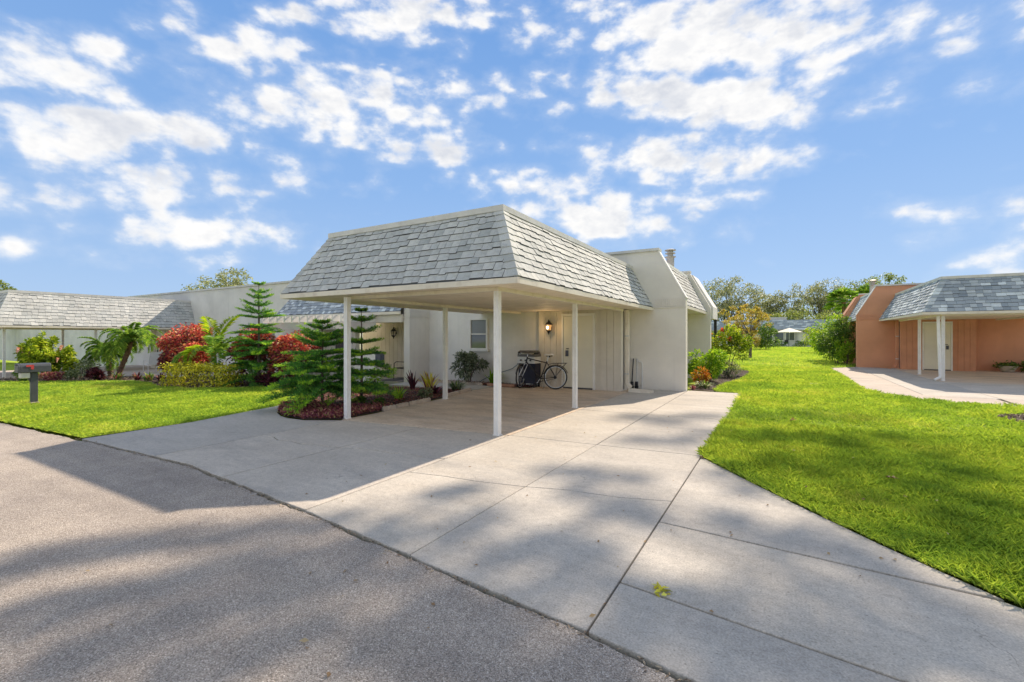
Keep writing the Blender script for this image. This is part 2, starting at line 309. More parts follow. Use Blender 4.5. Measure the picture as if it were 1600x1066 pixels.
leaf_mat('leaf_oak_green', [(0, (0.145, 0.192, 0.076)), (.5, (0.269, 0.333, 0.108)), (1, (0.455, 0.504, 0.194))], .35)
leaf_mat('leaf_autumn', [(0, (0.280, 0.210, 0.042)), (.4, (0.504, 0.350, 0.070)), (.75, (0.616, 0.476, 0.140)), (1, (0.420, 0.448, 0.098))], .4)
leaf_mat('leaf_burgundy', [(0, (0.115, 0.034, 0.058)), (.4, (0.286, 0.069, 0.103)), (.75, (0.505, 0.173, 0.173)), (.92, (0.597, 0.390, 0.230)), (1, (0.321, 0.344, 0.115))], .25)
leaf_mat('leaf_purple', [(0, (0.030, 0.015, 0.022)), (.5, (0.090, 0.022, 0.038)), (1, (0.240, 0.053, 0.075))], .2)
leaf_mat('leaf_orange', [(0, (.36, .09, .02)), (.5, (.55, .20, .03)), (1, (.60, .42, .05))], .35)
leaf_mat('leaf_variegated', [(0, (.09, .12, .05)), (.5, (.22, .26, .14)), (1, (.50, .50, .36))], .3)
leaf_mat('leaf_dry', [(0, (.20, .11, .05)), (.5, (.36, .23, .12)), (1, (.48, .38, .22))], .2)
leaf_mat('petal_pink', [(0, (.66, .30, .28)), (1, (.78, .48, .42))], .3)
leaf_mat('petal_red', [(0, (.60, .07, .05)), (1, (.68, .16, .08))], .3)
leaf_mat('petal_white', [(0, (.62, .60, .50)), (1, (.78, .76, .68))], .3)
leaf_mat('mulch_red', [(0, (0.120, 0.035, 0.032)), (.4, (0.232, 0.064, 0.056)), (.8, (0.352, 0.120, 0.088)), (1, (0.544, 0.288, 0.192))], .0, .9)
leaf_mat('mulch_brown', [(0, (0.105, 0.075, 0.053)), (.5, (0.240, 0.173, 0.120)), (1, (0.450, 0.360, 0.255))], .0, .9)

# ------------------------------------------------------------------ mesh helpers
class MB:
    """collects polygons for ONE mesh; xf maps local to world"""
    def __init__(s, xf=None): s.v = []; s.f = []; s.xf = xf
    def add(s, vs, fs):
        b = len(s.v); s.v += [tuple(p) for p in vs]; s.f += [tuple(i+b for i in f) for f in fs]; return s
    def box(s, x0, x1, y0, y1, z0, z1):
        return s.add([(x0,y0,z0),(x1,y0,z0),(x1,y1,z0),(x0,y1,z0),(x0,y0,z1),(x1,y0,z1),(x1,y1,z1),(x0,y1,z1)],
                     [(0,3,2,1),(4,5,6,7),(0,1,5,4),(1,2,6,5),(2,3,7,6),(3,0,4,7)])
    def prism(s, poly, z0, z1):            # poly in xy
        n = len(poly)
        return s.add([(x,y,z0) for x,y in poly]+[(x,y,z1) for x,y in poly],
                     [tuple(range(n))[::-1], tuple(range(n,2*n))]+[(i,(i+1)%n,n+(i+1)%n,n+i) for i in range(n)])
    def prism_y(s, poly, y0, y1):          # poly in xz, seen from -y counter-clockwise
        n = len(poly)
        return s.add([(x,y0,z) for x,z in poly]+[(x,y1,z) for x,z in poly],
                     [tuple(range(n)), tuple(range(n,2*n))[::-1]]+[((i+1)%n,i,n+i,n+(i+1)%n) for i in range(n)])
    def tube(s, pts, rad, seg=8, cap=True):
        pts = [Vector(p) for p in pts]; n = len(pts)
        rad = [rad]*n if isinstance(rad, (int, float)) else list(rad)
        vs = []; up = None
        for i, p in enumerate(pts):
            t = (pts[min(i+1,n-1)]-pts[max(i-1,0)]).normalized()
            if up is None or abs(up.dot(t)) > .98: up = Vector((0,0,1)) if abs(t.z) < .9 else Vector((1,0,0))
            a = t.cross(up).normalized(); b = a.cross(t).normalized(); up = b
            for k in range(seg):
                an = 2*math.pi*k/seg; vs.append(p+(a*math.cos(an)+b*math.sin(an))*rad[i])
        fs = []
        for i in range(n-1):
            for k in range(seg):
                k2 = (k+1) % seg; fs.append((i*seg+k, i*seg+k2, (i+1)*seg+k2, (i+1)*seg+k))
        if cap: fs += [tuple(range(seg))[::-1], tuple(range((n-1)*seg, n*seg))]
        return s.add(vs, fs)
    def ring(s, c, axis, r, rr, seg=28, sub=6):
        c = Vector(c); ax = Vector(axis).normalized(); a = ax.orthogonal().normalized(); b = ax.cross(a)
        vs = []
        for i in range(seg):
            an = 2*math.pi*i/seg; d = a*math.cos(an)+b*math.sin(an)
            for k in range(sub):
                bn = 2*math.pi*k/sub; vs.append(c+d*(r+rr*math.cos(bn))+ax*rr*math.sin(bn))
        return s.add(vs, [(i*sub+k, ((i+1)%seg)*sub+k, ((i+1)%seg)*sub+(k+1)%sub, i*sub+(k+1)%sub) for i in range(seg) for k in range(sub)])
    def lathe(s, c, prof, seg=16):
        c = Vector(c); vs = [(c.x+r*math.cos(2*math.pi*k/seg), c.y+r*math.sin(2*math.pi*k/seg), c.z+z) for r, z in prof for k in range(seg)]
        n = len(prof); fs = [(i*seg+k, i*seg+(k+1)%seg, (i+1)*seg+(k+1)%seg, (i+1)*seg+k) for i in range(n-1) for k in range(seg)]
        return s.add(vs, fs+[tuple(range(seg))[::-1], tuple(range((n-1)*seg, n*seg))])
def link(name, me, mat, parent=None, origin=None):
    o = bpy.data.objects.new(name, me); COL.objects.link(o)
    if mat and not me.materials: me.materials.append(MATS[mat])
    if parent: o.parent = parent
    elif origin is not None: o.location = origin
    return o
def root_origin(p):
    v = Vector((0,0,0))
    while p is not None: v += Vector(p.location); p = p.parent
    return v
def obj(name, mb, mat, parent=None, origin=(0,0,0), smooth=False, bevel=0):
    """mb holds world coordinates; the mesh is stored relative to its parent chain's origin"""
    vs = mb.v; flip = False
    if mb.xf: vs = [mb.xf(*p) for p in vs]; flip = getattr(mb.xf, 'flip', False)
    o0 = root_origin(parent) if parent else Vector(origin)
    me = bpy.data.meshes.new(name)
    me.from_pydata([(p[0]-o0.x, p[1]-o0.y, p[2]-o0.z) for p in vs], [], [f[::-1] for f in mb.f] if flip else mb.f)
    me.validate(); me.update()
    if smooth:
        me.polygons.foreach_set('use_smooth', [True]*len(me.polygons))
        try: me.set_sharp_from_angle(angle=R(40))
        except Exception: pass
    o = link(name, me, mat, parent, o0)
    if bevel:
        b = o.modifiers.new('bevel', 'BEVEL'); b.width = bevel; b.segments = 2; b.limit_method = 'ANGLE'
    return o
def tri_mesh(name, V, mat, parent=None, origin=(0,0,0), F=None):
    """V: (n,3) triangle soup vertices (or with index array F of triangles)"""
    V = np.asarray(V, dtype=np.float32).reshape(-1,3)
    F = np.arange(len(V), dtype=np.int32) if F is None else np.asarray(F, dtype=np.int32).reshape(-1)
    o0 = root_origin(parent) if parent else Vector(origin)
    V = V - np.array(o0, dtype=np.float32)
    me = bpy.data.meshes.new(name); nt_ = len(F)//3
    me.vertices.add(len(V)); me.vertices.foreach_set('co', V.ravel())
    me.loops.add(len(F)); me.loops.foreach_set('vertex_index', F)
    me.polygons.add(nt_); me.polygons.foreach_set('loop_start', np.arange(0, len(F), 3, dtype=np.int32))
    try: me.polygons.foreach_set('loop_total', np.full(nt_, 3, dtype=np.int32))
    except Exception: pass
    me.update(); me.validate()
    return link(name, me, mat, parent, o0)
def thing(name, loc, label, cat, group=None):
    o = bpy.data.objects.new(name, None); COL.objects.link(o); o.location = loc
    o.empty_display_size = .2
    return tag(o, label, cat, group)
def tag(o, label, cat, group=None):
    o['label'] = label; o['category'] = cat
    if group: o['group'] = group
    return o
def struct(o, label, cat, kind='structure'):
    o['kind'] = kind; o['label'] = label; o['category'] = cat; return o
def zg(x): return -0.016*max(0.0, -x-8.5)          # the land falls gently to the left
def nzg(x): return -0.016*np.maximum(0.0, -x-8.5)
def inset(poly, g):
    n = len(poly); out = []
    A = sum(poly[i][0]*poly[(i+1)%n][1]-poly[(i+1)%n][0]*poly[i][1] for i in range(n))
    sg = 1 if A > 0 else -1
    L = []
    for i in range(n):
        (x0,y0),(x1,y1) = poly[i], poly[(i+1)%n]; dx,dy = x1-x0,y1-y0; l = math.hypot(dx,dy)
        nx,ny = -dy/l*sg, dx/l*sg; L.append((x0+nx*g, y0+ny*g, dx, dy))
    for i in range(n):
        x0,y0,dx,dy = L[i-1]; x1,y1,ex,ey = L[i]; det = dx*ey-dy*ex
        if abs(det) < 1e-6: out.append((x1,y1)); continue
        t_ = ((x1-x0)*ey-(y1-y0)*ex)/det; out.append((x0+dx*t_, y0+dy*t_))
    return out if sg > 0 else out[::-1]
def in_poly(x, y, poly):
    x = np.asarray(x); y = np.asarray(y); r = np.zeros(x.shape, bool); n = len(poly); j = n-1
    for i in range(n):
        xi,yi = poly[i]; xj,yj = poly[j]
        c = ((yi > y) != (yj > y)) & (x < (xj-xi)*(y-yi)/((yj-yi) if yj != yi else 1e-9)+xi)
        r ^= c; j = i
    return r

# ------------------------------------------------------------------ leaves
def unit(a): return a/np.maximum(np.linalg.norm(a, axis=-1, keepdims=True), 1e-9)
def leaves(P, D, L, W, rng, fold=.25, droop=.25):
    """one folded two-triangle leaf per row, base at P growing along D"""
    n = len(P); D = unit(D); r = unit(rng.normal(size=(n,3)))
    side = unit(np.cross(D, np.array([0,0,1.0])+.55*r)); nor = np.cross(side, D)
    L = np.broadcast_to(np.asarray(L, float), (n,))[:,None]; W = np.broadcast_to(np.asarray(W, float), (n,))[:,None]
    mid = P+D*L*.45; tip = P+D*L-np.array([0,0,1.0])*L*droop
    a = mid+side*W*.5+nor*W*fold; b = mid-side*W*.5+nor*W*fold
    V = np.stack([P,a,tip,b], axis=1).reshape(-1,3); i = np.arange(n)[:,None]*4
    F = (i+np.array([[0,1,2,0,2,3]])).ravel()
    return V, F
def join_leaves(parts):
    V=[];F=[];b=0
    for v,f in parts: V.append(v); F.append(f+b); b += len(v)
    return np.concatenate(V), np.concatenate(F)
def blob_points(rng, c, r, n, lumps=14, depth=.35, flat=0.0, lr=(.20,.48)):
    """points and outward directions through the outer shell of a lumpy crown"""
    c = np.array(c, float); r = np.array(r, float)
    d = unit(rng.normal(size=(lumps,3))); d[:,2] = np.where(d[:,2] < -.8, -d[:,2], d[:,2])
    rad = rng.uniform(*lr, size=lumps); cen = d*(1-rad[:,None])*rng.uniform(.72,1.2,size=(lumps,1))
    k = rng.integers(0, lumps, n); dd = unit(rng.normal(size=(n,3)))
    q = cen[k]+dd*rad[k][:,None]*(1-depth*rng.random((n,1))**1.5)
    keep = q[:,2] > -.98; q = q[keep]; dd = dd[keep]
    out = unit(unit(q)*.6+dd*.8)
    return c+q*r, out
def bush(name, loc, h, rx, ry, mat, label, cat, seed, n=1500, ls=.09, lw=.5, group=None, up=.35, base=.04, lumps=14, stems=4, extra=None, droop=.25, stem_mat='bark'):
    rng = np.random.default_rng(seed); x,y,z = loc
    t = thing(name, loc, label, cat, group)
    P, D = blob_points(rng, (x,y,z+base+(h-base)*.47), (rx,ry,(h-base)*.53), int(n*1.35), lumps, .5)
    kp = P[:,2] > z+.01; P = P[kp]; D = D[kp]
    D = D+np.array([0,0,up])+.5*rng.normal(size=D.shape)
    V,F = leaves(P, D, ls*rng.uniform(.6,1.3,len(P)), ls*lw*rng.uniform(.7,1.2,len(P)), rng, droop=droop)
    tri_mesh('foliage', V, mat, t, F=F)
    rr = random.Random(seed); mb = MB()
    for i in range(stems):
        a = rr.uniform(0,6.28); e = (x+math.cos(a)*rx*.6, y+math.sin(a)*ry*.6, z+h*rr.uniform(.55,.8))
        mb.tube([(x+math.cos(a)*.04, y+math.sin(a)*.04, z-.03), (x+math.cos(a)*rx*.2, y+math.sin(a)*ry*.2, z+h*.3), e], [.022,.016,.006], 6)
    obj('stem', mb, stem_mat, t)
    if extra:
        nm, emat, ne, es, ztop = extra
        Q, E = blob_points(rng, (x,y,z+base+(h-base)/2), (rx*1.03,ry*1.03,(h-base)/2*1.03), ne*4, lumps, .05)
        k = Q[:,2] > z+h*ztop; Q = Q[k][:ne]; E = E[k][:ne]
        for q,e in zip(Q,E):
            m_ = 6; an = np.linspace(0,2*np.pi,m_,endpoint=False); e = unit(e); a = unit(np.cross(e, [0.1,.2,1])); b = np.cross(e,a)
            dd = np.cos(an)[:,None]*a+np.sin(an)[:,None]*b+.5*e
            V,F = leaves(np.repeat(q[None],m_,0), dd, es, es*.8, rng, droop=.1); tri_mesh(nm, V, emat, t, F=F)
    return t
def blade_clump(name, loc, n, h, w, spread, mat, label, cat, seed, group=None, droop=.5, mat2=None):
    """strap-leaved clump: each leaf a bent strip"""
    rng = np.random.default_rng(seed); x,y,z = loc; t = thing(name, loc, label, cat, group)
    def strips(k):
        V=[];F=[];b=0
        for i in range(k):
            a = rng.uniform(0,6.283); s = rng.uniform(.15,1); hh = h*rng.uniform(.65,1.1); d = np.array([math.cos(a),math.sin(a),0]); sd = np.array([-d[1],d[0],0])
            p0 = np.array([x,y,z-.02])+d*rng.uniform(0,.12)*spread+sd*rng.normal()*.1*spread; pts=[]
            for u in (0,.35,.7,1.0):
                pts.append(p0+d*spread*s*u**1.5+np.array([0,0,hh*(u-droop*s*u**3)]))
            ww = [w*.7,w,w*.75,.004]
            for p,q in zip(pts,ww): V += [p+sd*q/2, p-sd*q/2]
            for j in range(3): F += [b+2*j,b+2*j+1,b+2*j+3, b+2*j,b+2*j+3,b+2*j+2]
            b += 8
        return np.array(V), np.array(F)
    V,F = strips(n); tri_mesh('foliage', V, mat, t, F=F)
    if mat2: V,F = strips(max(4,n//3)); tri_mesh('centre_foliage', V, mat2, t, F=F)
    return t
def frond(rng, base, az, el, L, leaf, droop, nl=26, w=.022, twist=0.0, vdrop=.35):
    """arching palm frond: list of rachis points and leaflet soup"""
    d = np.array([math.cos(az),math.sin(az),0]); pts=[]; p = np.array(base, float); e = el; st = L/12
    for i in range(13):
        pts.append(p.copy()); p = p+st*(d*math.cos(e)+np.array([0,0,math.sin(e)])); e -= droop/12*(1+i*.12)
    pts = np.array(pts); u = np.linspace(.14,.99,nl); P = np.array([[np.interp(a,np.linspace(0,1,13),pts[:,k]) for k in range(3)] for a in u])
    T = unit(np.gradient(P, axis=0)); sd = unit(np.cross(T, [0,0,1.0])); prof = np.sin(np.pi*np.clip(u*.9+.08,0,1))**.6
    VV=[];FF=[]
    for sg in (-1,1):
        D = sd*sg*.85+T*.55+np.array([0,0,.22])+.08*rng.normal(size=P.shape)
        VV.append(leaves(P, D, leaf*prof*rng.uniform(.85,1.1,nl), w, rng, fold=.2, droop=vdrop))
    return pts, join_leaves(VV)

# ================================================================== GROUND
def sheet(name, poly, z, mat, label, cat, dz=None, kind='structure'):
    n = len(poly); V2, _, F2, *_r = delaunay_2d_cdt([Vector(p) for p in poly], [(i,(i+1)%n) for i in range(n)], [], 1, 1e-5)
    me = bpy.data.meshes.new(name); me.from_pydata([(v.x, v.y, z+zg(v.x)) for v in V2], [], F2); me.update()
    if me.polygons[0].normal.z < 0: me.flip_normals()
    return struct(link(name, me, mat), label, cat, kind)
def strip_sheet(name, xs, y0f, y1f, z, mat, label, cat):
    mb = MB()
    for a, b in zip(xs[:-1], xs[1:]):
        mb.add([(a,y0f(a),z+zg(a)),(b,y0f(b),z+zg(b)),(b,y1f(b),z+zg(b)),(a,y1f(a),z+zg(a))], [(0,1,2,3)])
    return struct(obj(name, mb, mat), label, cat)
EDGE = [(-60,4.6),(-30,3.3),(-20,2.7),(-16,2.56),(-12.4,2.58),(-9.0,2.66),(-6,2.76),(-3.5,2.53),(-2.2,2.37),(-.85,2.21),(-.3,2.12),(1,1.95),(3,1.75),(8,1.6),(60,1.4)]
def yr(x): return float(np.interp(x, [p[0] for p in EDGE], [p[1] for p in EDGE]))
xs = sorted(set([p[0] for p in EDGE]+[-8.5]+list(np.arange(-14,4,.5))))
strip_sheet('ground', [-600,-8.5,600], lambda x: -400, lambda x: 900, -.075, 'lawn_base', 'grassy ground reaching to the horizon', 'ground')
rr = random.Random(5)
xf_ = list(np.arange(-12,3.2,.07)); jag = {round(x,3): rr.uniform(-.012,.012) for x in xf_}
strip_sheet('road', sorted(set([-60,-30,-20,-16,-12.4]+xf_+[8,60])), lambda x: -7.0, lambda x: yr(x)-.012+jag.get(round(x,3),0)+.012*math.sin(x*5.1), -.012, 'asphalt', 'worn pale grey asphalt road in the foreground', 'road')

# lawns -----------------------------------------------------------
FLARE = [(-.83,6.2),(-.55,5.78),(-.2,5.3),(.2,4.78),(.65,4.22),(1.17,3.64),(1.75,2.95),(2.5,2.2),(3.4,1.86)]
LAWN_R = FLARE+[(12,1.6),(14,1.6),(14,12.9),(9,13.35),(4.5,13.85),(3.4,14.05),(2.75,14.45),(2.3,15.2),(2.07,16.0),(1.98,26.6),(3.15,27.9),(3.15,45),(30,46),(30,78),(-40,78),(-40,44),(-8,36),(-3.2,24),(-1.1,22.5),(-1.0,20.5),(-1.15,18),(-1.5,15.6),(-1.55,13.9),(-1.45,13.62),(-.86,13.58)]
LAWN_L = [(-8.93,2.72),(-12.4,2.63),(-16,2.6),(-20,2.75),(-24,3.3),(-27,4.2),(-25.6,5.6),(-23.5,6.5),(-21.5,7.6),(-19.5,7.75),(-17.5,7.15),(-16,7.2),(-14.6,7.75),(-13.2,8.75),(-11.6,8.5),(-10.3,7.2),(-9.52,6.35),(-9.2,5.2),(-8.96,4.2)]
sheet('lawn', LAWN_R, .004, 'lawn_base', 'lawn to the right between the two driveways and back to the far houses', 'lawn')
sheet('lawn', LAWN_L, .004, 'lawn_base', 'lawn to the left around the mailbox', 'lawn')
# planting beds
BED_A = [(-9.5,6.25),(-9.05,5.95),(-8.6,5.58),(-8.14,5.36),(-7.36,5.3),(-6.84,5.62),(-6.86,6.4),(-6.98,7.6),(-7.08,8.7),(-7.3,9.8),(-7.5,10.6),(-10.4,10.25),(-10.6,8.5),(-10.2,7.2)]
BED_B = [(-10.6,11.75),(-7.35,11.75),(-6.3,11.85),(-6.3,12.48),(-10.6,12.48)]
BED_C = [(-30,5.4),(-27,4.2),(-25.6,5.6),(-23.5,6.5),(-21.5,7.6),(-19.5,7.75),(-17.5,7.15),(-16,7.2),(-14.6,7.75),(-13.2,8.75),(-11.6,8.5),(-10.62,7.6),(-10.9,10.25),(-17.5,10.6),(-22.2,9.6),(-27,8.2)]
BED_D = [(-2.2,13.6),(-1.57,13.66),(-1.57,13.9),(-1.52,15.6),(-1.17,18),(-1.02,20.5),(-1.12,22.5),(-3.3,24),(-3.4,20),(-2.2,18)]
for i, (b, mt, lb) in enumerate(((BED_A,'soil','planting bed at the front left corner of the carport'),(BED_B,'soil','narrow planting bed under the window'),(BED_C,'soil','planting bed behind the left lawn'),(BED_D,'soil','planting bed along the right side of the grey house'))):
    sheet('planting_bed', b, .006+.001*i, mt, lb, 'planting bed')
RING = [(4.55+1.12*math.cos(a), 11.75+.85*math.sin(a)) for a in np.linspace(0,2*math.pi,18)[:-1]]
sheet('planting_bed', RING, .016, 'soil', 'bare mulch ring in the right lawn at the picture edge', 'planting bed')
def mulch(poly, n, mat, label, seed, s=(.05,.016)):
    rng = np.random.default_rng(seed); P = np.array(poly); lo = P.min(0); hi = P.max(0)
    q = rng.uniform(lo, hi, size=(n*3,2)); q = q[in_poly(q[:,0], q[:,1], inset(poly,.04))][:n]; k = len(q)
    p = np.column_stack([q, .018+nzg(q[:,0])+rng.uniform(0,.03,k)]); d = rng.normal(size=(k,3)); d[:,2] *= .35
    V,F = leaves(p, d, s[0]*rng.uniform(.5,1.4,k), s[1]*rng.uniform(.6,1.5,k), rng, droop=0.0)
    o = tri_mesh('mulch', V, mat, F=F); struct(o, label, 'mulch', 'stuff')
mulch(BED_A, 9000, 'mulch_red', 'red wood mulch beside the carport', 1)
mulch(BED_B, 2500, 'mulch_red', 'dark red mulch under the window', 2)
mulch(BED_C, 5000, 'mulch_brown', 'brown mulch behind the left lawn', 3, (.08,.03))
mulch(BED_D, 3000, 'mulch_brown', 'pale brown mulch along the right side of the grey house', 4)
mulch(RING, 2600, 'mulch_brown', 'loose bark chips in the mulch ring at the right edge', 5)

# grass blades: short, dense near the camera, coarser further off
def grass(polys, n, seed, box, keepf, L, W, label):
    rng = np.random.default_rng(seed); x0,x1,y0,y1 = box
    q = rng.uniform((x0,y0),(x1,y1),size=(n,2)); k = np.zeros(n,bool)
    for p in polys: k |= in_poly(q[:,0],q[:,1],inset(p,-.028))
    k &= ~in_poly(q[:,0],q[:,1],RING); k &= keepf(q, rng); q = q[k]; m_ = len(q)
    d = np.hypot(q[:,0],q[:,1]); sc = np.clip(d/9.0, .75, 5.0)
    clump = .65+.7*(np.sin(q[:,0]*7.3+np.sin(q[:,1]*5.1)*1.7)*np.sin(q[:,1]*6.1+np.sin(q[:,0]*4.3)*2)*.5+.5)
    p = np.column_stack([q, .0+nzg(q[:,0])])
    a = rng.uniform(0,6.283,m_); lean = rng.uniform(.15,1.0,m_); D = np.column_stack([np.cos(a)*lean, np.sin(a)*lean, np.ones(m_)*.8])
    l = L*clump*rng.uniform(.55,1.25,m_)*np.minimum(1+.04*d, 2.0); wd = W*sc*rng.uniform(.7,1.2,m_)
    V,F = leaves(p, D, l, wd, rng, fold=.1, droop=.28)
    struct(tri_mesh('grass', V, 'grass_blade', F=F), label, 'grass', 'stuff')
tanr = math.tan(R(21)); 
def vis(q, rng):       # a little wider than what the photograph shows
    ang = np.arctan2(q[:,0], q[:,1]); return (ang < R(23)) & (ang > R(-82))
EDGE_IN_R = [(x,y) for x,y in LAWN_R]
grass([LAWN_R], 260000, 11, (-1,4.6,2,9.0), lambda q,r: vis(q,r), .085, .0062, 'long green grass blades of the near right lawn')
grass([LAWN_R], 200000, 12, (-2,9,9.0,26), lambda q,r: vis(q,r), .075, .0058, 'grass blades of the right lawn beside the far driveway')
grass([LAWN_R], 150000, 13, (-9,12,15,76), lambda q,r: vis(q,r), .07, .006, 'grass blades of the lawn behind, towards the far house')
grass([LAWN_L], 230000, 14, (-27,-8.8,2.5,9.1), lambda q,r: vis(q,r), .06, .0055, 'grass blades of the left lawn')

# driveway slabs ---------------------------------------------------
drive = struct(bpy.data.objects.new('driveway', None), 'wide jointed concrete driveway in front of the carport', 'driveway'); COL.objects.link(drive)
def slab(poly, mat, gap=.008, z=.0, parent=None):
    p = inset(poly, gap); mb = MB(); n = len(p)
    if sum(p[i][0]*p[(i+1)%n][1]-p[(i+1)%n][0]*p[i][1] for i in range(n)) < 0: p = p[::-1]
    mb.prism(p, -.09, z); o = obj('slab', mb, mat, parent or drive)
    b = o.modifiers.new('bevel','BEVEL'); b.width = .007; b.segments = 2; b.limit_method = 'ANGLE'; b.angle_limit = R(60)
    return o
def road_pts(xa, xb, k=14):
    rj = random.Random(int(xa*100)); return [(x, yr(x)+.008+rj.uniform(-.006,.012)) for x in np.linspace(xa, xb, k)]
crackA = [(-6.8,4.12),(-6.55,4.17),(-6.3,4.08),(-6.05,4.12),(-5.8,4.09),(-5.5,4.17),(-5.15,4.2)]
crackB = [(-5.15,4.2),(-4.9,4.31),(-4.6,4.36),(-4.3,4.35),(-4.05,4.43),(-3.8,4.41),(-3.55,4.48)]
slab(road_pts(-8.86,-6.8)+[(-6.8,5.6),(-6.95,5.52),(-7.36,5.29),(-7.8,5.27),(-8.14,5.34),(-8.6,5.56),(-9.05,5.92),(-9.45,6.22),(-9.2,5.2),(-8.93,4.16)], 'concrete_a')
slab(road_pts(-6.8,-5.15)+crackA[::-1], 'concrete_grey', .009)
slab(crackA+[(-5.15,5.82),(-6.8,5.62)], 'concrete_grey', .009)
slab(road_pts(-5.15,-3.55)+crackB[::-1], 'concrete_grey', .009)
slab(crackB+[(-3.55,6.02),(-5.15,5.82)], 'concrete_grey', .009)
slab([(-6.84,5.64),(-5.15,5.84),(-3.55,6.04),(-3.55,9.3),(-3.55,12.75),(-3.6,13.3),(-6.3,13.3),(-6.3,11.85),(-7.3,11.72),(-7.42,10.7),(-7.3,9.8),(-7.06,8.7),(-6.96,7.6),(-6.84,6.4)], 'concrete_stained')
crC = [(-3.55,3.84),(-3.1,3.92),(-2.7,3.95),(-2.2,4.05)]; crD = [(-2.2,4.05),(-1.8,4.17),(-1.3,4.22),(-.85,4.36)]
slab(road_pts(-3.55,-2.2)+crC[::-1], 'concrete_b', .004); slab(crC+[(-2.2,6.12),(-3.55,6.04)], 'concrete_b', .004)
slab(road_pts(-2.2,-.85)+crD[::-1], 'concrete_a', .004); slab(crD+[(-.85,6.2),(-2.2,6.12)], 'concrete_a', .004)
slab([(-3.55,6.04),(-2.2,6.12),(-2.2,9.0),(-3.55,8.9)], 'concrete_b'); slab([(-2.2,6.12),(-.85,6.2),(-.85,9.1),(-2.2,9.0)], 'concrete_a')
slab([(-3.55,8.9),(-2.2,9.0),(-2.2,13.28),(-3.55,13.28)], 'concrete_b'); slab([(-2.2,9.0),(-.85,9.1),(-.86,13.56),(-2.2,13.56)], 'concrete_b')
slab(road_pts(-.85,3.4,20)+[(2.75,2.08),(2.3,2.38),(1.2,2.49),(.49,2.59),(-.85,2.77)], 'concrete_a')
slab([(-.85,2.77),(.49,2.59),(1.2,2.49),(2.27,2.40),(1.75,2.93),(1.2,3.60),(1.1,3.66),(-.85,3.83)], 'concrete_b')
slab([(-.85,3.83),(1.13,3.67),(.65,4.2),(.2,4.76),(-.2,5.28),(-.55,5.76),(-.85,6.18)], 'concrete_a')
# orange house driveway, the walk behind it and the neighbour's pad
drive2 = struct(bpy.data.objects.new('driveway', None), 'pale concrete driveway of the orange house on the right', 'driveway'); COL.objects.link(drive2)
slab([(2.05,26.5),(2.1,16.0),(2.33,15.2),(2.78,14.45),(3.4,14.05),(4.5,13.87),(4.5,15.4),(3.2,15.6),(3.2,28.1)], 'concrete_far', parent=drive2)
slab([(3.2,15.6),(4.6,15.4),(4.6,27.2),(4.2,28.1),(3.2,28.1)], 'concrete_a', parent=drive2)
slab([(4.6,15.4),(14,15.2),(14,20.4),(4.6,20.4)], 'concrete_grey', parent=drive2); slab([(4.5,13.87),(9,13.37),(14,12.92),(14,15.2),(4.6,15.4)], 'concrete_far', parent=drive2)
slab([(4.6,20.4),(14,20.4),(14,28.2),(4.6,28.2)], 'concrete_stained', parent=drive2)
walk = struct(bpy.data.objects.new('path', None), 'short concrete path crossing the right lawn to the orange house driveway', 'path'); COL.objects.link(walk)
slab([(.75,17.05),(2.06,16.95),(2.06,17.35),(.78,17.4)], 'concrete_far', z=.03, parent=walk)
walk2 = struct(bpy.data.objects.new('path', None), 'pale garden path from the porch to the carport', 'path'); COL.objects.link(walk2)
for a in (-10.55,-9.5,-8.45): slab([(a,10.5),(a+1.04,10.55),(a+1.04,11.7),(a,11.7)], 'path_concrete', z=.01, parent=walk2)
drive3 = struct(bpy.data.objects.new('driveway', None), 'sunlit concrete driveway of the far left carport', 'driveway'); COL.objects.link(drive3)
for (a,b) in ((-36,-32.5),(-32.5,-29)):
    for (c,d_) in ((3.6,8.0),(8.0,14.2)):
        mb = MB(); mb.prism(inset([(a,c),(b,c),(b,d_),(a,d_)],.01), -.5, -.33); obj('slab', mb, 'concrete_far', drive3)
mb = MB(); mb.prism(inset([(-29,8.6),(-25.2,8.9),(-22.0,10.0),(-22,14),(-29,14)],.01), -.5, -.255); obj('slab', mb, 'concrete_far', drive3)

# ================================================================== HOUSES
UNIT_V = [(0,0,0),(1,0,0),(1,1,0),(0,1,0),(0,0,1),(1,0,1),(1,1,.3),(0,1,.3)]
UNIT_F = [(4,5,6,7),(0,1,5,4),(1,2,6,5),(3,0,4,7)]
def shingle_rows(B0,B1,T0,T1,rows,rng,wr=(.13,.25)):
    """frames of overlapping tabs on one slope: (origin, u, v, n, width, height, thickness)"""
    B0,B1,T0,T1 = map(Vector,(B0,B1,T0,T1)); u = (B1-B0).normalized(); out=[]
    n = u.cross(((T0+T1)/2-(B0+B1)/2)).normalized(); vdir = n.cross(u).normalized()
    h = (T0-B0).dot(vdir)/rows
    for r in range(rows):
        f0=(r)/rows; f1=(r+1)/rows
        xa = max((B0.lerp(T0,f)-B0).dot(u) for f in (f0,f1)); xb = min((B1.lerp(T1,f)-B0).dot(u) for f in (f0,f1))
        x = xa-rng.uniform(0,.12)
        while x < xb-.01:
            wd = rng.uniform(*wr); a=max(x,xa); b=min(x+wd,xb)
            if b-a>.02: out.append((B0+u*(a+.002)+vdir*(r*h+(rng.uniform(-.002,.002) if rng.random()<.62 else rng.uniform(.016,.026))), u, vdir, n, b-a-.004, h*1.12, rng.choice((.019,.021,.024,.027))))
            x += wd
    return out
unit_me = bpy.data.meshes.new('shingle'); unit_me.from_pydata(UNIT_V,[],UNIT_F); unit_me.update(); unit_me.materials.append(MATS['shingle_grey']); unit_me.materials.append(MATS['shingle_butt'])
for k_ in (1,2,3): unit_me.polygons[k_].material_index = 1
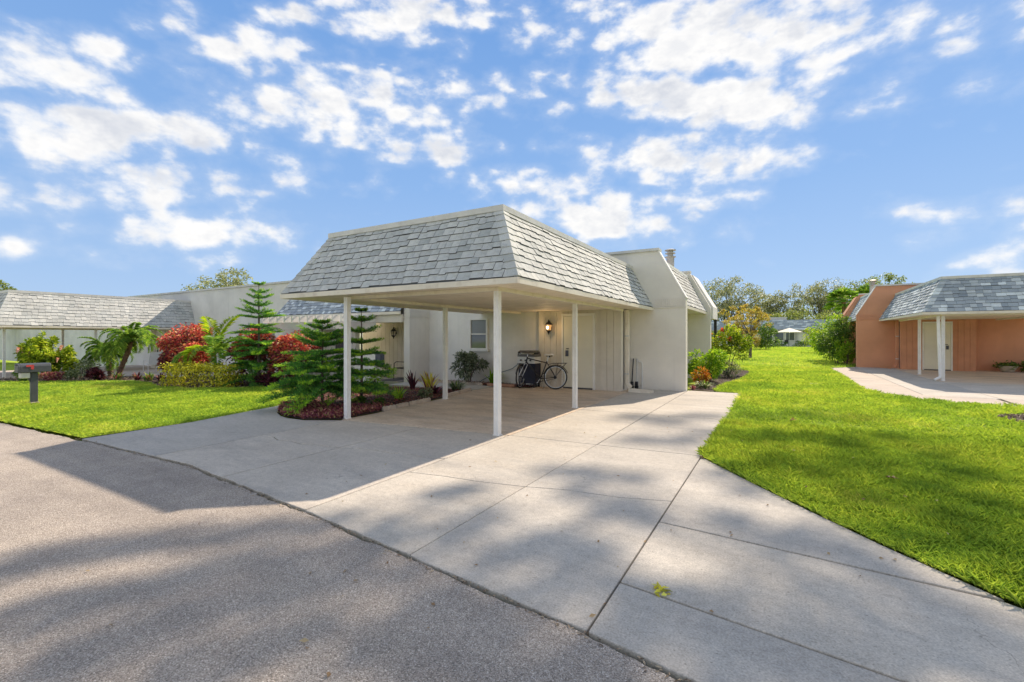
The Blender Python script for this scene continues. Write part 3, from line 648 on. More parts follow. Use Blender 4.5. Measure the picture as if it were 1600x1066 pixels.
def frame_matrix(fr):
    o,u,v,n,wd,h,t_ = fr
    M = Matrix((( u.x*wd, v.x*h, n.x*t_, o.x),(u.y*wd, v.y*h, n.y*t_, o.y),(u.z*wd, v.z*h, n.z*t_, o.z),(0,0,0,1))); return M
def shingles_joined(frames, xf, mat, parent):
    mb = MB(xf)
    for fr in frames:
        M = frame_matrix(fr); mb.add([M@Vector(p) for p in UNIT_V], UNIT_F)
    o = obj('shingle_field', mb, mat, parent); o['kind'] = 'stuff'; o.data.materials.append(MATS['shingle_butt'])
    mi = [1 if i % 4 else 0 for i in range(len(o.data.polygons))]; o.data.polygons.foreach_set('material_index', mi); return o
def shingles_single(frames, parent):
    o0 = root_origin(parent)
    for fr in frames:
        o = bpy.data.objects.new('shingle', unit_me); COL.objects.link(o); o.parent = parent
        o.matrix_local = Matrix.Translation(-o0) @ frame_matrix(fr)
def hip_caps(bot, top, s1, s2, n1, n2, k, xf, mat, parent, single=True):
    bot,top,s1,s2,n1,n2 = map(Vector,(bot,top,s1,s2,n1,n2)); nn=(n1+n2).normalized(); whole = MB(xf)
    for i in range(k):
        mb = MB(xf) if single else whole
        a = bot.lerp(top,i/k); b = bot.lerp(top,min(1,(i+1.12)/k)); w_=.15
        vs=[]
        for p,l in ((a,.030),(b,.016)):
            vs += [p+s1*w_+n1*l, p+nn*(l+.01), p+s2*w_+n2*l]
        vs += [a+s1*w_+n1*.004, a+nn*.004, a+s2*w_+n2*.004, b+s1*w_+n1*.003, b+s2*w_+n2*.003]
        mb.add(vs, [(0,1,4,3),(1,2,5,4),(6,7,1,0),(7,8,2,1),(6,0,3,9),(2,8,10,5)])
        if single: obj('hip_shingle', mb, mat, parent)
    if not single: obj('hip_shingles', whole, mat, parent)['kind'] = 'stuff'

def make_xf(sx, ox, oy, zf=lambda z: z):
    def xf(x,y,z): return (ox+sx*x, oy+y, zf(z))
    xf.flip = sx < 0
    return xf
def town_house(xf, name, label, pal, seed, near=False, left_end=-9.0, door=True, downs=True, side=True, right_end=None):
    """single-storey patio house seen end on: mansard carport, store room, stepped end walls. Local frame = the grey house's own place."""
    rng = random.Random(seed); base = xf(-3.2,12.4,0)
    T = thing(name, base, label, 'house')
    def P(nm, mb, mat, parent=T, **k): return obj(nm, mb, mat, parent, **k)
    B = lambda: MB(xf)
    # carport roof: deck, shingles, caps, fascia
    ex0,ex1,ey0,ey1,ez = -8.38,-3.1,5.5,13.3,2.32; tx0,tx1,ty0,tz = -7.68,-3.73,6.12,3.48
    deck = B().add([(ex0,ey0,ez),(ex1,ey0,ez),(ex1,ey1,ez),(ex0,ey1,ez),(tx0,ty0,tz),(tx1,ty0,tz),(tx1,ey1,tz),(tx0,ey1,tz)],
                   [(0,1,5,4),(1,2,6,5),(3,0,4,7),(4,5,6,7)])
    roof = P('carport_roof', deck, 'deck_felt')
    fr = shingle_rows((ex0,ey0,ez),(ex1,ey0,ez),(tx0,ty0,tz),(tx1,ty0,tz),10,rng)
    rt_ = shingle_rows((ex1,ey0,ez),(ex1,ey1,ez),(tx1,ty0,tz),(tx1,ey1,tz),10,rng)
    lf = shingle_rows((ex0,ey1,ez),(ex0,ey0,ez),(tx0,ey1,tz),(tx0,ty0,tz),10,rng)
    if near:
        eye = Vector((0,0,CAMH)); big = fr+rt_
        def sa(f): 
            c = f[0]+f[1]*f[4]/2+f[2]*f[5]/2; d = eye-c; return f[4]*f[5]*max(0,f[3].dot(d.normalized()))/d.length_squared
        big.sort(key=sa, reverse=True); shingles_single(big[:300], roof); shingles_joined(big[300:]+lf, xf, pal['shingle'], roof)
    else: shingles_joined(fr+rt_+lf, xf, pal['shingle'], roof)
    nf = Vector((0,-.88,.47)); nr = Vector((.88,0,.48)); nl = Vector((-.86,0,.51))
    hip_caps((ex1-.01,ey0+.01,ez),(tx1,ty0,tz),(-1,0,0),(0,1,0),nf,nr,10,xf,pal['shingle'],roof,near)
    hip_caps((ex0+.01,ey0+.01,ez),(tx0,ty0,tz),(0,1,0),(1,0,0),nl,nf,10,xf,pal['shingle'],roof,near)
    cap = B().box(tx0-.06,tx1+.05,ty0-.05,ty0+.06,tz-.03,tz+.06); P('roof_cap', cap, 'coping', roof)
    P('roof_cap', B().box(tx1-.06,tx1+.05,ty0+.062,ey1-.01,tz-.03,tz+.058), 'coping', roof)
    P('roof_cap', B().box(tx0-.06,tx0+.05,ty0+.062,ey1-.01,tz-.03,tz+.058), 'coping', roof)
    P('flat_roof', B().box(tx0+.051,tx1-.061,ty0+.07,ey1-.01,tz-.06,tz-.005), 'flat_roof', roof)
    P('fascia', B().box(ex0-.01,ex1+.012,ey0-.025,ey0+.01,ez-.088,ez-.004), 'trim_cream', roof)
    P('fascia', B().box(ex1-.02,ex1+.014,ey0+.012,ey1-.01,ez-.087,ez-.004), 'trim_cream', roof)
    P('fascia', B().box(ex0-.014,ex0+.02,ey0+.012,ey1-.01,ez-.087,ez-.004), 'trim_cream', roof)
    # ceiling of boards with shadow gaps, beams and posts
    ceil = P('ceiling', B().box(ex0+.022,ex1-.022,ey0+.014,ey1-.02,ez-.045,ez-.03), 'ceiling_paint')
    y = ey0+.02; 
    while y < 12.36:
        P('ceiling_board', B().box(ex0+.024,ex1-.024,y+.004,min(y+.302,12.37)-.004,ez-.068-rng.uniform(0,.002),ez-.047), 'ceiling_paint', ceil); y += .302
    posts = [(-3.71,5.95),(-6.84,5.78),(-3.73,9.07),(-6.93,8.75)]
    P('beam', B().box(-6.9,-3.66,5.90,5.99,ez-.13,ez-.071), 'trim_cream'); P('beam', B().box(-3.765,-3.665,6.0,12.36,ez-.13,ez-.071), 'trim_cream')
    P('beam', B().box(-6.95,-6.86,6.0,12.36,ez-.13,ez-.071), 'trim_cream')
    for (px,py) in posts:
        pz = 0.0
        mb = B(); q=.043; pr=[(-q,-q),(-.015,-q),(-.012,-q+.006),(.012,-q+.006),(.015,-q),(q,-q),(q,-.015),(q-.006,-.012),(q-.006,.012),(q,.015),(q,q),(-q,q)]
        mb.prism([(px+a,py+b) for a,b in pr], -.02, ez-.1); po = P('post', mb, 'post_white')
        P('post_base', B().box(px-.055,px+.055,py-.055,py+.055,-.02,.012), 'trim_white', po)
    # end wall with stepped mansard profile, coping and soldier band
    prof_ = [(left_end,-.4),(right_end,-.4),(right_end,3.92),(left_end,3.92)] if right_end else [(left_end,-.4),(-2.22,-.4),(-2.22,2.57),(-2.96,3.92),(left_end,3.92)]
    ew = P('end_wall', B().prism_y(prof_,13.3,13.56), pal['wall2'] if right_end else pal['wall'])
    P('coping', B().box(left_end-.03,(right_end or -2.96)+.03,13.25,13.61,3.922,3.995), 'coping', ew)
    if not right_end: P('edge_trim', B().add([(-2.225,13.29,2.572),(-2.20,13.29,2.572),(-2.945,13.29,3.93),(-2.985,13.29,3.93),(-2.225,13.57,2.572),(-2.20,13.57,2.572),(-2.945,13.57,3.93),(-2.985,13.57,3.93)],
        [(0,1,2,3),(7,6,5,4),(1,5,6,2),(0,3,7,4),(3,2,6,7),(0,4,5,1)]), 'trim_white', ew)
    band = B(); xx = -3.06
    while xx < -2.25: band.box(xx,xx+.036,13.286,13.302,2.335,2.56); xx += .0535
    if not right_end: P('brick_band', band, pal['wall'], ew); P('ledge', B().box(-3.1,-2.218,13.283,13.303,2.30,2.328), pal['wall'], ew)
    # store room of grooved boards
    st = P('store_wall', B().box(-6.26,-3.76,12.40,13.29,-.3,2.25), pal['siding_dark'])
    x = -6.26
    while x < -3.78:
        wdt = .1923
        for (z0,z1) in ([(-.02,2.25)] if (x+wdt < -5.50 or x > -4.50) else [(2.165,2.25)]):
            P('board', B().box(x+.004,x+wdt-.004,12.38,12.403,z0,z1), pal['siding'], st)
        x += wdt
    yy = 12.385
    for k in range(4):
        P('board', B().box(-3.763,-3.742,yy+.003,yy+.222,-.02,2.25), pal['siding'], st); yy += .226
    if door:
        dr = P('door', B().box(-5.44,-4.55,12.355,12.395,.04,2.08), 'door_paint', bevel=.003)
        for (a,b,c,d_) in ((-5.50,-5.445,-.0,2.16),(-4.545,-4.49,-.0,2.16),(-5.443,-4.547,2.085,2.16)): P('frame', B().box(a,b,12.34,12.402,c,d_), 'trim_white', dr)
        P('threshold', B().box(-5.44,-4.55,12.33,12.40,-.0,.035), 'charcoal_plastic', dr)
        P('lock_keypad', B().box(-5.37,-5.28,12.325,12.354,.93,1.10), 'slate_box', dr, bevel=.006)
        P('handle', B().tube([(-5.33,12.35,1.15),(-5.33,12.31,1.15),(-5.25,12.305,1.15)], .012, 8), 'dark_metal', dr)
    if downs:
        d = B(); d.box(-3.70,-3.60,12.62,12.70,.22,2.24); d.add([(-3.70,12.62,.22),(-3.60,12.62,.22),(-3.60,12.70,.22),(-3.70,12.70,.22),(-3.56,12.44,.06),(-3.46,12.44,.12),(-3.46,12.50,.16),(-3.56,12.50,.10)],[(0,1,5,4),(1,2,6,5),(2,3,7,6),(3,0,4,7),(4,5,6,7)])
        dn = P('downspout', d, pal['siding'] if pal['wall']=='stucco_orange' else 'trim_cream', bevel=.008)
        for z in (.45,1.5): P('bracket', B().box(-3.725,-3.595,12.612,12.618,z,z+.03), 'steel', dn)
        P('cable', B().tube([(-3.735,12.60,2.24),(-3.735,12.60,.05)], .016, 6), 'cable')
    if side:
        sr = P('side_roof', B().add([(-2.36,13.57,2.42),(-2.36,18.5,2.42),(-3.02,18.5,3.72),(-3.02,13.57,3.72)],[(0,1,2,3)]), 'deck_felt')
        shingles_joined(shingle_rows((-2.36,13.58,2.42),(-2.36,18.49,2.42),(-3.02,13.58,3.72),(-3.02,18.49,3.72),10,rng), xf, pal['shingle'], sr)
        P('roof_cap', B().box(-3.07,-2.985,13.57,18.49,3.70,3.78), 'trim_white', sr)
        P('fascia', B().box(-2.38,-2.345,13.57,18.49,2.33,2.416), 'trim_cream', sr)
        P('soffit', B().box(-3.04,-2.382,13.57,18.49,2.345,2.37), 'ceiling_paint', sr)
        P('side_wall', B().box(-3.3,-3.05,13.57,18.49,-.3,3.7), pal['wall'])
        wn = P('window', B().box(-3.052,-3.03,14.3,15.6,.98,2.0), 'window_glass')
        for (a,b,c,d_) in ((14.24,15.66,.92,.979),(14.24,15.66,2.001,2.06),(14.24,14.299,.98,2.0),(15.601,15.66,.98,2.0)): P('frame', B().box(-3.051,-3.0,a,b,c,d_), 'trim_white', wn)
        P('sill', B().box(-3.051,-2.96,14.2,15.7,.85,.918), 'trim_white', wn)
        e2 = P('end_wall', B().prism_y([(left_end,-.4),(-2.22,-.4),(-2.22,2.57),(-2.96,3.92),(left_end,3.92)],18.5,18.75), pal['wall'])
        P('coping', B().box(left_end-.03,-2.93,18.46,18.79,3.922,3.99), 'coping', e2)
        P('rear_block', B().prism_y([(left_end,-.4),(-2.9,-.4),(-2.9,2.17),(-2.16,2.17),(-2.16,2.62),(-2.88,3.86),(left_end,3.86)],18.76,20.2), pal['wall2'])
        P('corner_post', B().box(-2.26,-2.16,19.9,20.0,-.3,2.17), 'dark_metal')
        P('flat_roof', B().box(left_end,-3.31,13.57,18.49,3.5,3.56), 'flat_roof')
        ch = P('chimney', B().lathe((-3.36,17,3.5),[(.135,0),(.135,.82)],18), 'galvanised', smooth=True)
        for z,r in ((.80,.19),(.93,.175),(1.04,.195)):
            P('cowl_ring', B().lathe((-3.36,17,3.5),[(r*.75,z),(r,z+.01),(r,z+.035),(r*.6,z+.06)],18), 'galvanised', ch, smooth=True)
        P('cowl_core', B().lathe((-3.36,17,3.5),[(.10,.84),(.10,1.06)],12), 'galvanised', ch)
    return T
ident = make_xf(1,0,0)
GREY = dict(shingle='shingle_grey', wall='stucco_cream', wall2='stucco_far', siding='siding_cream', siding_dark='siding_cream')
house = town_house(ident, 'house', 'pale grey stucco house with shingled carport roof on white posts', GREY, 3, near=True)
ORANGE = dict(shingle='shingle_blend', wall='stucco_orange', wall2='stucco_orange', siding='siding_orange', siding_dark='siding_orange')
xfo = make_xf(-1, 1.06, 14.8)
ohouse = town_house(xfo, 'house', 'orange stucco house with blue grey shingled carport at right', ORANGE, 4)
zl = lambda z: z-.34 if z <= 2.32 else 1.98+(z-2.32)*1.293
xfl = make_xf(1, -25.5, .3, zl)
lhouse = town_house(xfl, 'house', 'low carport house far left behind the hibiscus and palms', GREY, 5, left_end=-62.0, side=False, right_end=7.55)
def HP(nm, mb, mat, parent, **k): return obj(nm, mb, mat, parent, **k)
# orange house: rough wall inside its carport and the spout down the front post
HP('stucco_wall', MB().box(7.32,14,28.0,28.2,-.2,2.3), 'stucco_orange', ohouse)
d = MB(); d.tube([(4.62,20.62,2.2),(4.62,20.6,1.9),(4.66,20.58,.3),(4.66,20.56,.14),(4.50,20.5,.05)], [.045,.045,.045,.045,.04], 8); HP('downspout', d, 'post_white', ohouse)
# far left house: return of the tall wall behind its carport
HP('gable_return', MB().box(-18.2,-17.95,13.87,24,-.6,4.0), 'stucco_far', lhouse)

# grey house: wall with window, wing wall, porch, left mansard
ww = HP('window_wall', MB().box(-10.84,-6.262,12.5,12.72,-.3,3.3), 'stucco_rough', house)
win = HP('window', MB().box(-8.80,-8.20,12.49,12.499,1.12,2.04), 'screen_grey', house)
for (a,b,c,d_) in ((-8.86,-8.801,1.10,2.08),(-8.199,-8.14,1.10,2.08),(-8.80,-8.20,2.041,2.08),(-8.80,-8.20,1.10,1.119),(-8.80,-8.20,1.56,1.60)): HP('frame', MB().box(a,b,12.44,12.501,c,d_), 'trim_white', win)
for z0,z1,mt in ((1.12,1.56,'window_glass'),(1.60,2.04,'screen_grey')): HP('pane', MB().box(-8.798,-8.202,12.478,12.488,z0+.002,z1-.002), mt, win)
HP('sill', MB().box(-8.9,-8.1,12.40,12.502,1.02,1.098), 'trim_white', win)
wing = MB().add([(x,y,z) for x in (-10.85,-10.6) for (y,z) in ((11.5,-.3),(11.5,2.42),(12.2,3.5),(12.499,3.5),(12.499,-.3))],
    [(0,1,2,3,4),(9,8,7,6,5),(0,5,6,1),(1,6,7,2),(2,7,8,3),(3,8,9,4),(4,9,5,0)])
wg = HP('wing_wall', wing, 'stucco_cream', house); HP('ledge', MB().box(-10.862,-10.588,11.488,12.49,2.13,2.16), 'stucco_cream', wg)
bb = MB(); yy = 11.5
while yy < 12.45: bb.box(-10.602,-10.588,yy,yy+.036,2.17,2.40); yy += .0535
HP('brick_band', bb, 'stucco_cream', wg)
rng_ = random.Random(21)
lm = HP('left_roof', MB().add([(-17.7,11.35,2.34),(-10.86,11.35,2.34),(-10.86,11.95,3.34),(-17.2,11.95,3.34)],[(0,1,2,3)]), 'deck_felt', house)
shingles_joined(shingle_rows((-17.7,11.35,2.34),(-10.87,11.35,2.34),(-17.2,11.95,3.34),(-10.87,11.95,3.34),9,rng_), None, 'shingle_blend', lm)
HP('fascia', MB().box(-17.72,-10.86,11.32,11.36,2.24,2.335), 'trim_cream', lm); HP('roof_cap', MB().box(-17.25,-10.87,11.92,12.02,3.32,3.39), 'coping', lm)
HP('rear_wall', MB().box(-17.4,-10.86,11.96,12.4,2.0,3.32), 'stucco_cream', house)
HP('porch_beam', MB().box(-13.4,-10.862,11.40,11.5,1.98,2.238), 'siding_cream', house)
HP('porch_ceiling', MB().box(-13.4,-10.862,11.501,12.95,2.10,2.16), 'ceiling_paint', house)
pw = HP('porch_wall', MB().box(-14.4,-10.86,12.95,13.1,-.3,2.3), 'siding_cream', house)
for i in range(17): HP('board', MB().box(-14.4+i*.208+.004,-14.4+(i+1)*.208-.004,12.93,12.952,-.12,2.1), 'siding_cream', pw)
HP('porch_floor', MB().box(-14.3,-10.86,11.45,12.95,-.3,-.02), 'path_concrete', house)
HP('porch_pier', MB().box(-13.45,-13.1,11.42,11.62,-.3,1.978), 'trim_white', house)
fw_ = HP('front_wall', MB().box(-17.6,-13.46,11.6,11.75,-.3,2.24), 'stucco_cream', house)
w2 = HP('window', MB().box(-14.35,-13.62,11.585,11.599,.85,1.85), 'window_glass', house)
for (a,b,c,d_) in ((-14.41,-14.351,.8,1.9),(-13.619,-13.56,.8,1.9),(-14.35,-13.62,1.851,1.9),(-14.35,-13.62,.8,.849),(-14.35,-13.62,1.33,1.37)): HP('frame', MB().box(a,b,11.55,11.598,c,d_), 'trim_white', w2)
# garden wall and pergola in front of the porch
gw = tag(obj('garden_wall', MB().box(-14.6,-10.9,10.32,10.45,-.25,1.0), 'trim_white', origin=(-12.7,10.4,-.1)), 'low white garden wall beside the porch, behind the conifer', 'wall')
mbx = thing('meter_box', (-10.78,10.36,.6), 'slate grey utility box on the end of the white garden wall', 'utility box')
obj('case', MB().box(-10.895,-10.66,10.28,10.44,.56,1.02), 'slate_box', mbx, bevel=.01); obj('lid', MB().box(-10.885,-10.67,10.268,10.279,.60,.98), 'slate_box', mbx); obj('conduit', MB().tube([(-10.78,10.36,.56),(-10.78,10.36,-.1)],.02,8), 'steel', mbx)
pg = thing('pergola', (-14.2,10.4,-.1), 'white timber pergola with rafter tails over the left patio', 'pergola')
for y_ in (10.18,11.3): obj('beam', MB().box(-16.4,-12.0,y_,y_+.06,1.76,1.99), 'trim_white', pg)
for i in range(11): obj('rafter', MB().box(-16.3+i*.42,-16.3+i*.42+.07,9.95,11.55,1.992,2.20), 'trim_white', pg)
for i in range(4): obj('purlin', MB().box(-16.4,-12.0,10.1+i*.4,10.14+i*.4,2.203,2.24), 'trim_white', pg)
for x_ in (-16.2,-13.85,-12.1): obj('post', MB().box(x_,x_+.12,10.17,10.29,-.2,1.758), 'trim_white', pg)
obj('post_light', MB().box(-13.86,-13.72,10.155,10.169,1.82,1.94), 'slate_box', pg)

# far row house seen over the lawn
far = thing('house', (-3,84,0), 'long low white house with blue grey roof far across the lawn', 'house')
obj('wall', MB().box(-26,14,86,93,-.2,2.75), 'far_wall', far)
rf = obj('roof', MB().add([(-26.6,85.3,2.6),(14.6,85.3,2.6),(14.6,86.4,4.15),(-26.6,86.4,4.15),(-26.6,93,4.15),(14.6,93,4.15)],[(0,1,2,3),(3,2,5,4)]), 'deck_felt', far)
shingles_joined(shingle_rows((-26.6,85.3,2.6),(14.6,85.3,2.6),(-26.6,86.4,4.15),(14.6,86.4,4.15),8,rng_,(.5,.9)), None, 'shingle_blend', rf)
obj('fascia', MB().box(-26.6,14.6,85.22,85.3,2.42,2.6), 'galvanised', rf); obj('roof_vent', MB().box(-2.2,1.0,88,90,4.15,4.7), 'far_wall', rf)
for x_ in (-9,-2.2,-.6,.9,5.6,10.5):
    wq = obj('window', MB().box(x_,x_+1.15,85.96,85.995,.9,2.1), 'window_glass', far)
    for (a,b,c,d_) in ((x_-.1,x_,.8,2.2),(x_+1.15,x_+1.25,.8,2.2),(x_,x_+1.15,2.1,2.2),(x_,x_+1.15,.8,.9)): obj('frame', MB().box(a,b,85.9,85.999,c,d_), 'trim_white', wq)
dq = obj('door', MB().box(2.6,3.6,85.95,85.995,0,2.1), 'trim_white', far)
for x_ in (2.2,4.6): obj('downspout', MB().box(x_,x_+.1,85.88,85.98,0,2.42), 'galvanised', far)
um = thing('patio_umbrella', (1.25,80,0), 'cream patio umbrella open on the far patio', 'umbrella')
mb = MB(); k_=8; ring=[(1.25+1.7*math.cos(2*math.pi*i/k_),80+1.7*math.sin(2*math.pi*i/k_),2.15) for i in range(k_)]
mb.add(ring+[(1.25,80,2.78)],[(i,(i+1)%k_,k_) for i in range(k_)]+[(k_,(i+1)%k_,i) for i in range(k_)][:0]); obj('canopy', mb, 'umbrella_cloth', um)
obj('pole', MB().tube([(1.25,80,0),(1.25,80,2.75)],.03,8),'steel',um)
for i in range(k_): obj('rib', MB().tube([(1.25,80,2.74),ring[i]],.012,5),'steel',um)
tb = thing('patio_table', (.4,80.4,0), 'dark patio table beside the cream umbrella', 'table')
obj('top', MB().lathe((.4,80.4,.7),[(.7,0),(.72,.02),(.7,.04)],16),'dark_metal',tb)
for sx_,sy_ in ((1,1),(1,-1),(-1,1),(-1,-1)): obj('leg', MB().tube([(.4+.45*sx_,80.4+.45*sy_,0),(.4+.45*sx_,80.4+.45*sy_,.7)],.03,6),'dark_metal',tb)
def far_chair(x,y,lab):
    c = thing('patio_chair', (x,y,0), lab, 'chair', 'chairs on the far patio')
    obj('seat', MB().box(x-.25,x+.25,y-.25,y+.25,.42,.48),'dark_metal',c); obj('backrest', MB().box(x-.25,x+.25,y+.2,y+.26,.48,1.0),'dark_metal',c)
    for sx_ in (-.22,.22):
        for sy_ in (-.22,.22): obj('leg', MB().box(x+sx_-.02,x+sx_+.02,y+sy_-.02,y+sy_+.02,0,.42),'dark_metal',c)
far_chair(-.6,80.2,'dark chair left of the table on the far patio'); far_chair(.9,79.3,'dark chair in front of the table on the far patio')

# ================================================================== OBJECTS AROUND THE CARPORT
def lantern(name, x, y, z, s, label, lit):
    t = thing(name, (x,y,z-.2*s), label, 'lamp')
    obj('back_plate', MB().lathe((0,0,0),[(.05*s,0),(.055*s,.01),(.045*s,.02)],12), 'dark_metal', t)
    bp = t.children[0]; bp.rotation_euler = (R(90),0,0); bp.location = (0,.13*s,.2*s)
    for v in bp.data.vertices: v.co += Vector((x,y,z-.2*s))       # undo the world offset of a part drawn at the origin
    c = (x,y,z)
    obj('arm', MB().tube([(x,y+.13*s,z),(x,y+.10*s,z+.20*s),(x,y,z+.24*s)],.011*s,8), 'dark_metal', t)
    obj('roof', MB().lathe(c,[(.115*s,.085*s),(.12*s,.10*s),(.075*s,.16*s),(.03*s,.19*s),(.025*s,.22*s),(.008*s,.26*s)],12), 'dark_metal', t, smooth=True)
    obj('base', MB().lathe(c,[(.008*s,-.22*s),(.022*s,-.18*s),(.03*s,-.15*s),(.07*s,-.12*s),(.095*s,-.085*s),(.08*s,-.08*s)],12), 'dark_metal', t, smooth=True)
    for k in range(6):
        a = math.pi*k/3+.3; obj('bar', MB().tube([(x+.088*s*math.cos(a),y+.088*s*math.sin(a),z-.085*s),(x+.112*s*math.cos(a),y+.112*s*math.sin(a),z+.09*s)],.007*s,6), 'dark_metal', t)
    if lit:
        obj('glass', MB().lathe(c,[(.068*s,-.08*s),(.09*s,.085*s)],12), 'lamp_glass', t)
        obj('glow', MB().lathe((x,y-.085*s,z),[(.008*s,-.05*s),(.034*s,-.015*s),(.034*s,.025*s),(.008*s,.05*s)],10), 'lamp_bulb', t)
        L_ = bpy.data.lights.new('lantern_light','POINT'); L_.energy = 2.0; L_.color = (1,.66,.32); L_.shadow_soft_size = .05
        lo = bpy.data.objects.new('lantern_light',L_); COL.objects.link(lo); lo.location = (x,y-.16*s,z)
    else: obj('glass', MB().lathe(c,[(.06*s,-.08*s),(.09*s,.085*s)],12), 'clear_globe', t)
    return t
lantern('wall_lantern', -5.86,12.24,1.76,.92,'lit bronze wall lantern glowing beside the store room door',True)
lantern('wall_lantern', -12.6,12.80,1.62,.95,'unlit black wall lantern on the porch wall above the chair',False)

# bicycle ---------------------------------------------------------
def bicycle():
    Rr = Vector((-5.52,11.93,0)); d = Vector((-.97,-.245,0)).normalized(); lean = Vector((.02,.09,0))
    def q(a, z, s=0): return Rr+d*a+Vector((d.y,-d.x,0))*s+Vector((0,0,z))+lean*z
    t = thing('bicycle', Rr+d*.5, 'silver and black bicycle with rear rack leaning by the grill', 'bicycle')
    axd = Vector((d.y,-d.x,0)); upv = Vector((lean.x,lean.y,1)).normalized()
    def wheel(c, wd):
        ax = Vector((wd.y,-wd.x,0)).normalized(); ax = (ax-upv*ax.dot(upv)).normalized()
        w_ = obj('wheel', MB().ring(c,ax,.322,.019,40,8), 'black_rubber', t, smooth=True)
        obj('rim', MB().ring(c,ax,.297,.011,40,6), 'steel', w_, smooth=True)
        sp_ = MB(); a = ax.orthogonal().normalized(); b = ax.cross(a)
        for k in range(18):
            an = 2*math.pi*k/18; sp_.tube([c+ax*(.025 if k%2 else -.025), c+(a*math.cos(an)+b*math.sin(an))*.29], .0022, 4)
        obj('spokes', sp_, 'steel', w_); obj('hub', MB().tube([c-ax*.05,c+ax*.05],.022,10), 'dark_metal', w_)
        return ax
    ra = q(0,.34); fa = q(1.03,.34); fd = Vector((.12,-.99,0)).normalized()
    wheel(ra, d); fax = wheel(fa, fd)
    bb_ = q(.43,.29); stt = q(.27,.80); ht = q(.855,.90); hb = q(.89,.74)
    fr = obj('frame', MB().tube([bb_,stt],.016,10).tube([stt-upv*.06,ht-upv*.03],.015,10).tube([bb_,hb+upv*.03],.020,10).tube([hb-upv*.01,ht+upv*.02],.021,10)
        .tube([bb_+axd*.03,ra+axd*.055],.010,8).tube([bb_-axd*.03,ra-axd*.055],.010,8).tube([stt-upv*.05,ra+axd*.055],.009,8).tube([stt-upv*.05,ra-axd*.055],.009,8), 'dark_metal', t, smooth=True)
    obj('fork', MB().tube([hb,hb-upv*.06+fax*.05,fa+fax*.055],.012,8).tube([hb,hb-upv*.06-fax*.05,fa-fax*.055],.012,8), 'steel', t, smooth=True)
    obj('seat_post', MB().tube([stt-upv*.03,q(.235,.95)],.013,8), 'steel', t)
    sd = MB(); s0 = q(.22,.97)
    pr = [(-.14,.075,.01),(-.09,.085,.02),(0,.055,.012),(.10,.025,.008),(.14,.012,0)]
    vs=[]; 
    for a,wd,z in pr: vs += [s0+d*a+axd*wd+upv*(z-.02), s0+d*a+axd*wd*.6+upv*(z+.02), s0+d*a-axd*wd*.6+upv*(z+.02), s0+d*a-axd*wd+upv*(z-.02)]
    sd.add(vs,[(i*4+k,i*4+k+1,i*4+5+k,i*4+4+k) for i in range(4) for k in range(3)]+[(0,3,2,1),(16,17,18,19)]+[(i*4,i*4+4,i*4+7,i*4+3) for i in range(4)])
    obj('saddle', sd, 'saddle_white', t, smooth=True); obj('saddle_rails', MB().tube([s0-d*.10-upv*.03,s0+d*.08-upv*.035],.012,6).tube([s0-d*.02-upv*.03,s0+d*.0-upv*.07],.016,6), 'black_rubber', t)
    st = ht+upv*.10; hbk = st+fd*.06
    obj('handlebar', MB().tube([ht,st,hbk],.014,8).tube([hbk+fax*.30-fd*.10+upv*.03,hbk+fax*.18+upv*.01,hbk,hbk-fax*.18+upv*.01,hbk-fax*.30-fd*.10+upv*.03],.012,8), 'steel', t, smooth=True)
    for sg in (-1,1): obj('grip', MB().tube([hbk+fax*.20*sg+upv*.012-fd*.02,hbk+fax*.32*sg+upv*.033-fd*.115],.019,8), 'black_rubber', t)
    for c,dd,a0,a1,nm in ((ra,d,R(20),R(165),'mudguard'),(fa,fd,R(15),R(120),'mudguard')):
        mg = MB(); pts=[]
        ax = Vector((dd.y,-dd.x,0)); n=14; vs=[]
        for i in range(n+1):
            an = a0+(a1-a0)*i/n; p = c+(-dd*math.cos(an)+upv*math.sin(an))*.362 if nm and c is ra else c+(dd*math.cos(an)+upv*math.sin(an))*.362
            vs += [p+ax*.028-(p-c)*.03, p+(p-c)*.012, p-ax*.028-(p-c)*.03]
        mg.add(vs,[(i*3+k,i*3+k+1,i*3+k+4,i*3+k+3) for i in range(n) for k in range(2)]); obj(nm, mg, 'dark_metal', t, smooth=True)
    rk = MB()
    for s in (-.06,.06): rk.tube([q(.22,.70,s),q(.10,.735,s),q(-.30,.745,s)],.007,6).tube([q(-.28,.745,s),q(0,.36,s)],.005,6).tube([q(-.05,.74,s),q(0,.36,s)],.005,6)
    for a in (.05,-.1,-.3): rk.tube([q(a,.742,-.06),q(a,.742,.06)],.005,6)
    obj('rear_rack', rk, 'dark_metal', t)
    obj('chainring', MB().ring(bb_-axd*.05,axd,.085,.008,24,5), 'dark_metal', t)
    obj('crank', MB().tube([bb_-axd*.07,bb_-axd*.075+d*.09-upv*.14],.011,6).tube([bb_+axd*.07,bb_+axd*.075-d*.09+upv*.14],.011,6), 'steel', t)
    for sg in (-1,1):
        c = bb_+axd*.11*sg-d*.09*sg+upv*.14*sg; o_ = MB().tube([c-d*.045,c+d*.045],.016,6); obj('pedal', o_, 'black_rubber', t)
    obj('chain', MB().tube([bb_-axd*.05+upv*.085,ra-axd*.05+upv*.035],.005,5).tube([bb_-axd*.05-upv*.085,ra-axd*.05-upv*.035],.005,5), 'dark_metal', t)
    obj('cassette', MB().tube([ra-axd*.04,ra-axd*.06],.045,14), 'dark_metal', t)
    obj('kickstand', MB().tube([bb_-d*.05,q(.36,.005,.16)],.009,6), 'steel', t)
bicycle()
